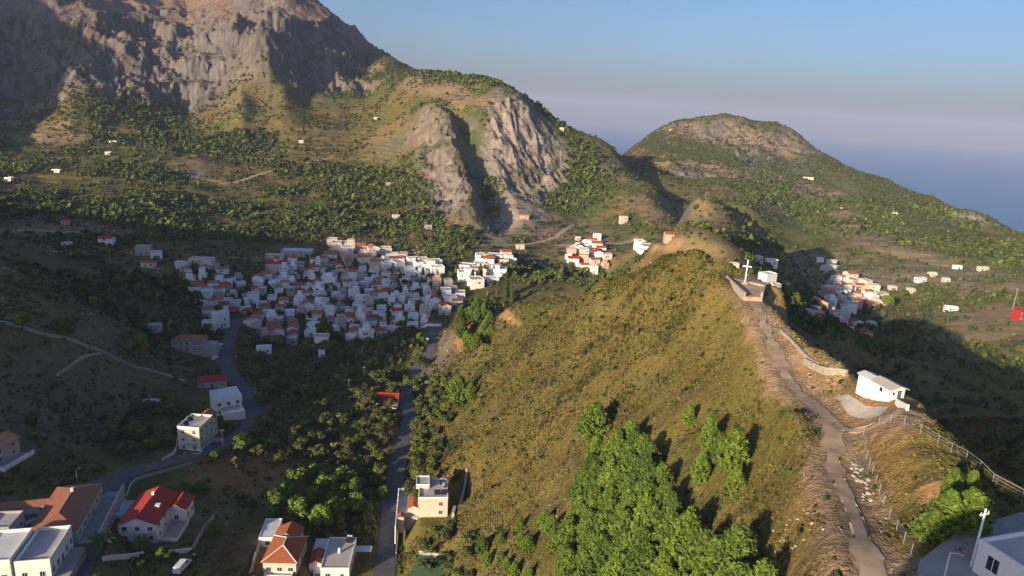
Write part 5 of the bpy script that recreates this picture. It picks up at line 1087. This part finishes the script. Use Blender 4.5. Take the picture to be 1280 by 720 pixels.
# single houses
ONE = [ (134,306,14,9,5.2,10,'white','tilered','white house with a bright red hipped roof alone on the far left slope'),(84,308,8,6,3,10,'white','roofwhite','tiny white cube house left of the bright red hipped roof'),(82,280,8,6,3,20,'pink','tilered','small pink house with a red roof, uppermost at the far left'),
 (180,318,12,9,6,15,'grey','roofflat','grey flat roofed house in shade between two red roofs'),(196,322,9,8,4,25,'white','roofflat','pale flat house attached right of the grey shaded one'),(186,333,11,6,3.2,5,'cream','tile','low house with an orange tiled roof on the spur crest'),(226,333,8,6,3.2,10,'white','roofwhite','small bluish white house at the upper left tip of the village'),
 (253,333,15,10,5.5,5,'cream','roofflat','large ochre flat block above the left arm of the village'),(372,318,24,16,3.6,8,'grey','roofwhite','wide flat white roofed hall at the back of the village'),(344,324,14,8,3.6,8,'grey','roofwhite','flat grey hall left of the wide white roofed one'),
 (316,420,8,8,8,60,'cream','roofflat','tall narrow cream tower house where the village road enters'),(276,408,9,7,7.5,60,'white','roofwhite','tall white house left of the road at the village entrance'),(262,410,8,6,3.5,10,'white','roofflat','low white annexe left of the tall white roadside house'),
 (958,355,10,8,6,30,'white','roofwhite','larger white house close behind the right parapet of the lookout'),(966,362,8,7,3.2,30,'white','roofflat','smaller white house right behind the lookout parapet'),(962,330,12,7,3.2,15,'white','roofwhite','white house on the knoll behind the cross'),(946,326,8,6,3,15,'cream','roofwhite','small cream house left of the white knoll house'),(915,336,8,5,3,10,'cream','roofflat','low stone coloured house left behind the cross'),
 (746,300,9,7,6,10,'white','roofwhite','tall white house on the road above the red roofed hamlet'),(779,278,10,8,6,10,'cream','roofwhite','pale two storey house alone beside the olive rows'),(655,272,12,8,3,5,'pink','tile','house with an orange roof on the pale quarry terraces'),(650,311,9,7,3.2,15,'white','roofwhite','small bluish house at the start of the farm track'),(722,300,7,5,3,0,'cream','roofflat','low shed beside the road above the hamlet'),
 (495,275,9,7,5,20,'cream','roofwhite','lone pale cube house high on the scrub slope below the cliffs'),(535,286,9,6,3,10,'grey','roofwhite','bluish shed on the dark scrub slope under the rocks'),(488,232,12,6,3,15,'pink','roofflat','low pinkish ruin on the slope left of the left cliff'),(470,149,10,6,3,5,'white','roofwhite','tiny white house high on the open slope under the skyline'),
 (377,178,9,6,3,0,'white','roofwhite','tiny white chapel among dark trees in the uplands'),(339,201,9,7,3,10,'grey','roofwhite','tiny grey hut on the upland terraces'),(142,179,13,7,3,5,'white','roofwhite','pale upland farmhouse under the dark cliff shadow'),(136,193,10,7,3.5,5,'white','roofflat','small white hut beneath the pale upland farmhouse'),(71,215,12,6,3,5,'white','roofwhite','bright flat white shed in the left uplands'),(12,226,9,8,4,5,'white','roofwhite','white cube near the left edge of the uplands'),(187,176,5,5,3,5,'white','roofwhite','tiny white box on the green upland shelf'),
 (268,420,1,1,1,0,'white','roofflat',None),(1150,352,14,7,3.2,20,'white','roofwhite','larger pale farmhouse alone right of the far village'),(1188,388,14,5,3,-15,'white','roofwhite','long white shed below the terraces right of the far village'),(1182,352,8,6,3,0,'cream','roofflat','small cream house amid the terraces right of the far village'),(1138,365,9,6,3,0,'white','roofwhite','small white house on the far terraces'),(1228,338,12,6,3,10,'cream','roofwhite','pale house on the brown plain at the right'),(1115,362,9,7,3,0,'cream','roofflat','cream house just right of the far village'),(1196,336,10,5,3,0,'white','roofflat','low white house below the round green field'),
 (1165,345,9,5,3,0,'cream','roofwhite','low cream shed above the larger pale farmhouse'),(838,163,9,6,3,0,'white','roofwhite','tiny white house beside the skyline of the far hill'),(702,162,9,6,3,0,'white','roofwhite','tiny white house on the dark wooded skyline'),(1010,224,26,5,3,-8,'cream','roofwhite','long pale building on the shoulder of the far hill'),(1050,262,9,6,3,0,'white','roofflat','tiny pale hut in the far pine belt'),(1118,268,10,6,3,0,'cream','roofflat','tiny cream hut on the green far slope')]
for a, b, L, D, H, hd, wl, rf, lb in ONE:
    if lb is None: continue
    p = pick(a, b, d0=(240 if 'cross' in lb or 'lookout' in lb or 'knoll house' in lb else 40)); vhouse(p[0], p[1], R_(hd), L*(.68 if ('tiny' in lb or 'upland' in lb or 'far ' in lb) else .8 if L < 13 else 1), D*.75, H*(.8 if 'tiny' in lb or 'upland' in lb else 1), 'cream' if wl == 'white' and ('tiny' in lb or 'small' in lb) else wl, rf, lb, None, 3, 'country_house')
# red tower-like building and mast at the right edge
p = pick(1273,399); e = empty('red_building', 'narrow tall red building at the right edge of the view', 'building', (p[0], p[1], zg(p[0], p[1])), R_(15)); VILL.append((p[0], p[1], 8))
MB().box(-3.5, 3.5, -3, 3, -3, 7.5).part('wall', M['redpaint'], e); gable(7, 6, 7.5, 1.0).part('roof', M['tilered'], e); facade(e, 7, 6, 's', 2, 2, 1, 3.2, 1.1, 1.6, True)
pole(1266,386,16,'radio_mast','slender pale mast beside the red building at the right edge',1.2,0,'metal',.2)
# round green field is growth; belfry in the village
p = pick(346,338); e = empty('church', 'small church with an orange domed roof among red roofs at the back of the village', 'church', (p[0], p[1], zg(p[0], p[1])), R_(10)); VILL.append((p[0], p[1], 9))
MB().box(-7, 7, -4.5, 4.5, -3, 6).part('wall', M['cream'], e); gable(14, 9, 6, 2.0).part('roof', M['tilered'], e)
m = MB().tube((0, 0, 6.5), (0, 0, 9.2), 2.2, seg=14).part('drum', M['cream'], e); m = MB(); 
for k in range(5): a0, a1 = k*math.pi/10, (k+1)*math.pi/10; m.tube((0, 0, 9.2+2.3*math.sin(a0)), (0, 0, 9.2+2.3*math.sin(a1)), 2.3*math.cos(a0), max(.02, 2.3*math.cos(a1)), 14)
m.part('dome', M['tile'], e); facade(e, 14, 9, 's', 4, 1, 2.5, 3, .8, 1.6, False)
def clear_boxes(x, y, pad=1.0):
    ok = np.ones(len(x), bool)
    for (bx_, by_, br) in VILL: ok &= (x-bx_)**2+(y-by_)**2 > (br+pad)**2
    return ok
# near hill scrub
x, y = cand(200000, 50, 345, -12, 40, 1.6); z = gh(x, y); k = keep_view(x, y, z) & roadfree(x, y); x, y, z = x[k], y[k], z[k]
u, v, dep = project(x, y, z); r = np.hypot(x, y)
nh = (np.degrees(np.arctan2(x, y)) > -9.5-0*r)
nB = fbm(x, y, 6, 3, 500); sm = gsamp(_smG, x, y)
k = nh & (nrs.uniform(size=len(x)) < np.clip(.62+.6*nB, .12, 1)*(1-.55*sm)) & clear_boxes(x, y)
x, y, z, nB, r, sm = x[k], y[k], z[k], nB[k], r[k], sm[k]
base = gsamp(_bcG, x, y); g = fbm(x, y, 16, 3, 510)[:, None]*.5+nrs.normal(0, .35, (len(x), 1))
pal = np.where(g > .25, np.array([[.07, .095, .026]]), np.where(g > -.2, np.array([[.13, .12, .04]]), np.array([[.14, .102, .045]])))
mixb = np.clip(.25+.65*sm, 0, .9)[:, None]; cols = pal*nrs.uniform(.7, 1.3, (len(x), 1))*(1-mixb)+base*mixb*nrs.uniform(.7, 1.2, (len(x), 1))
rad = nrs.uniform(.22, .55, len(x))*(1-.4*sm)*(1+.5*np.clip(nB, -1, 1))*np.clip(r/150, .8, 1.6)
cols *= np.where(fbm(x, y, 9, 3, 515) > .12, .6, 1.0)[:, None]
big = nrs.uniform(size=len(x)) < .03; rad = np.where(big, rad*2.1, rad); cols[big] = np.array([.05, .07, .022])*nrs.uniform(.7, 1.3, (big.sum(), 1))
growth('hill_scrub', 'tuft', np.stack([x, y, z-.05], 1), rad, cols)
print('hill scrub', len(x))
x, y = cand(60000, 50, 330, -10, 40, 1.6); z = gh(x, y); k = keep_view(x, y, z) & roadfree(x, y) & clear_boxes(x, y); x, y, z = x[k], y[k], z[k]
c_ = fbm(x, y, 14, 4, 560); k = nrs.uniform(size=len(x)) < np.clip(sstep(.22, .5, c_)*.5+.012, 0, 1); x, y, z = x[k], y[k], z[k]
stones('hill_stones', np.stack([x, y, z+.02], 1), nrs.uniform(.1, .3, len(x))*nrs.uniform(.6, 1.5, len(x))); print('stones', len(x))
x, y = cand(60000, 170, 700, -40, -3, 1.6); z = gh(x, y); k = keep_view(x, y, z) & roadfree(x, y) & clear_boxes(x, y); x, y, z = x[k], y[k], z[k]
c_ = fbm(x, y, 30, 4, 565); k = nrs.uniform(size=len(x)) < np.clip(sstep(.25, .55, c_)*.35, 0, 1); x, y, z = x[k], y[k], z[k]
stones('slope_rocks', np.stack([x, y, z+.02], 1), nrs.uniform(.3, .9, len(x))*np.clip(np.hypot(x, y)/300, .6, 1.8))
# valley and left slope bushes
x, y = cand(52000, 120, 420, -40, -3, 1.7); z = gh(x, y); k = keep_view(x, y, z) & roadfree(x, y, .8); x, y, z = x[k], y[k], z[k]
g = gsamp(_gmG, x, y); sm = gsamp(_smG, x, y); n = fbm(x, y, 22, 3, 520)
k = (nrs.uniform(size=len(x)) < np.clip(.12+.6*g+.55*n, .02, 1)*(1-.9*sm)) & clear_boxes(x, y) & ((np.degrees(np.arctan2(x, y)) < -9) | (np.hypot(x, y) > 300))
x, y, z, g = x[k], y[k], z[k], g[k]
cols = (np.array([[.085, .1, .036]])+np.array([[.06, .04, .014]])*nrs.uniform(0, 1, (len(x), 1)))*nrs.uniform(.6, 1.25, (len(x), 1))
rad = np.clip(nrs.lognormal(-.4, .5, len(x)), .25, 2.2)*(1+1.0*g*nrs.uniform(0, 1, len(x)))
growth('valley_bushes', 'bush', np.stack([x, y, z], 1), rad, cols)
print('valley bushes', len(x))
# middle distance woods and scrub
x, y = cand(300000, 345, 1250, -40, 40, 1.4); z = gh(x, y); k = keep_view(x, y, z, 25) & roadfree(x, y, 1); x, y, z = x[k], y[k], z[k]
g = gsamp(_gmG, x, y); sm = gsamp(_smG, x, y); rm = gsamp(_rmG, x, y); sl = gsamp(_slG, x, y); n = fbm(x, y, 45, 4, 530); n2 = fbm(x, y, 12, 2, 531)
pt = sstep(-.12, .12, fbm(x, y, 60, 3, 533)+.25*g); dens = np.clip(.22+.95*g*(.6+n*1.2)+.35*n+.4*n2, .04, 1)*(.42+.58*pt)*(1-.75*sm)*(1-.8*rm)*(sl < 1.1)
k = (nrs.uniform(size=len(x)) < dens) & clear_boxes(x, y, 0)
x, y, z, g, n = x[k], y[k], z[k], g[k], n[k]
cols = (np.array([[.06, .088, .026]])+np.array([[.07, .065, .016]])*nrs.uniform(0, 1, (len(x), 1))**2)*nrs.uniform(.65, 1.25, (len(x), 1))
rad = np.clip(nrs.lognormal(.2, .48, len(x)), .5, 3.6)*(1+.7*g*(n > -.1))
growth('distant_woodland', 'farpine', np.stack([x, y, z], 1), rad, cols)
print('mid', len(x))
# far hill and upper slopes
x, y = cand(260000, 1180, 2100, -40, 40, 1.2); z = gh(x, y); k = keep_view(x, y, z, 10); x, y, z = x[k], y[k], z[k]
g = gsamp(_gmG, x, y); sm = gsamp(_smG, x, y); rm = gsamp(_rmG, x, y); sl = gsamp(_slG, x, y); n = fbm(x, y, 90, 4, 540)
dens = np.clip(.2+.9*g*(.65+n)+.35*n, .01, 1)*(1-.8*sm)*(1-.8*rm)*(sl < 1.3)*(1-sstep(70, 130, z))
k = nrs.uniform(size=len(x)) < dens
x, y, z, g = x[k], y[k], z[k], g[k]
cols = (np.array([[.05, .068, .026]])+np.array([[.035, .03, .012]])*nrs.uniform(0, 1, (len(x), 1)))*nrs.uniform(.7, 1.2, (len(x), 1))
growth('far_hill_woodland', 'bush', np.stack([x, y, z], 1), np.clip(nrs.lognormal(.75, .4, len(x)), 1, 5), cols, nrs.uniform(1.8, 4.5, len(x)))
print('far', len(x)); print('TREES', NTREE)
# ------------------------------------------------------------------ sea, sky, sun, air, camera
def quad_obj(name, pts, mat):
    me = bpy.data.meshes.new(name); me.from_pydata([tuple(p) for p in pts], [], [tuple(range(len(pts)))]); me.materials.append(mat)
    o = bpy.data.objects.new(name, me); COL.objects.link(o); return o
n_ = 64; Rr = 29500
sea = quad_obj('sea', [(Rr*math.cos(2*math.pi*k/n_), Rr*math.sin(2*math.pi*k/n_), 0) for k in range(n_)], M['sea']); sea['kind'] = 'structure'
w = bpy.data.worlds.new('World'); SC.world = w; w.use_nodes = True; nt = w.node_tree; nt.nodes.clear()
out = nt.nodes.new('ShaderNodeOutputWorld'); bg = nt.nodes.new('ShaderNodeBackground'); sk = nt.nodes.new('ShaderNodeTexSky')
sk.sky_type = 'NISHITA'; sk.sun_disc = False; sk.sun_elevation = SUN_EL; sk.sun_rotation = SUN_AZ+math.pi
sk.altitude = 400; sk.air_density = 1.0; sk.dust_density = 3.0; sk.ozone_density = 6.0
bg.inputs[1].default_value = SKY
tn = nt.nodes.new('ShaderNodeMix'); tn.data_type = 'RGBA'; tn.blend_type = 'MULTIPLY'; tn.inputs[0].default_value = 1; tn.inputs[7].default_value = (1.2, 1.0, .93, 1)
nt.links.new(sk.outputs[0], tn.inputs[6]); nt.links.new(tn.outputs[2], bg.inputs[0]); nt.links.new(bg.outputs[0], out.inputs[0])
ld = bpy.data.lights.new('sun', 'SUN'); ld.energy = SUN; ld.angle = math.radians(.6); ld.color = (1, .79, .53)
lo = bpy.data.objects.new('sun', ld); COL.objects.link(lo)
sd = Vector((math.sin(SUN_AZ)*math.cos(SUN_EL), math.cos(SUN_AZ)*math.cos(SUN_EL), -math.sin(SUN_EL)))
lo.rotation_euler = sd.to_track_quat('-Z', 'Y').to_euler(); lo.location = (-300, -300, 900)
if HAZE:
    x0, x1, y0, y1, z0, z1 = -30000, 30000, -30000, 30000, -2, 900
    z0 = -601
    vs = [(x, y, z) for z in (z0, z1) for y in (y0, y1) for x in (x0, x1)]
    me = bpy.data.meshes.new('haze'); me.from_pydata(vs, [], [(0,2,3,1),(4,5,7,6),(0,1,5,4),(2,6,7,3),(0,4,6,2),(1,3,7,5)])
    hz = bpy.data.objects.new('haze', me); COL.objects.link(hz); hz['kind'] = 'stuff'
    hm = bpy.data.materials.new('haze'); hm.use_nodes = True; ht = hm.node_tree; ht.nodes.clear()
    ho = ht.nodes.new('ShaderNodeOutputMaterial'); pv = ht.nodes.new('ShaderNodeVolumePrincipled')
    pv.inputs['Density'].default_value = HAZE; pv.inputs['Color'].default_value = (.56, .66, .95, 1); pv.inputs['Anisotropy'].default_value = -.03
    ht.links.new(pv.outputs[0], ho.inputs[1]); me.materials.append(hm)
cd = bpy.data.cameras.new('camera'); cd.sensor_width = 36; cd.lens = 36*F/1280; cd.clip_start = 1; cd.clip_end = 200000
co = bpy.data.objects.new('camera', cd); COL.objects.link(co)
co.matrix_world = Matrix(((_R[0], _U[0], -_F[0], 0), (_R[1], _U[1], -_F[1], 0), (_R[2], _U[2], -_F[2], CAMZ), (0, 0, 0, 1)))
SC.camera = co
vs = SC.view_settings; vs.view_transform = 'Standard'; vs.look = 'None'; vs.gamma = 1; vs.exposure = EXPO; vs.use_curve_mapping = False
SC.cycles.use_denoising = True; SC.cycles.max_bounces = 4; SC.cycles.diffuse_bounces = 2; SC.cycles.volume_bounces = 0; SC.cycles.transparent_max_bounces = 4
SC.cycles.sample_clamp_indirect = 5
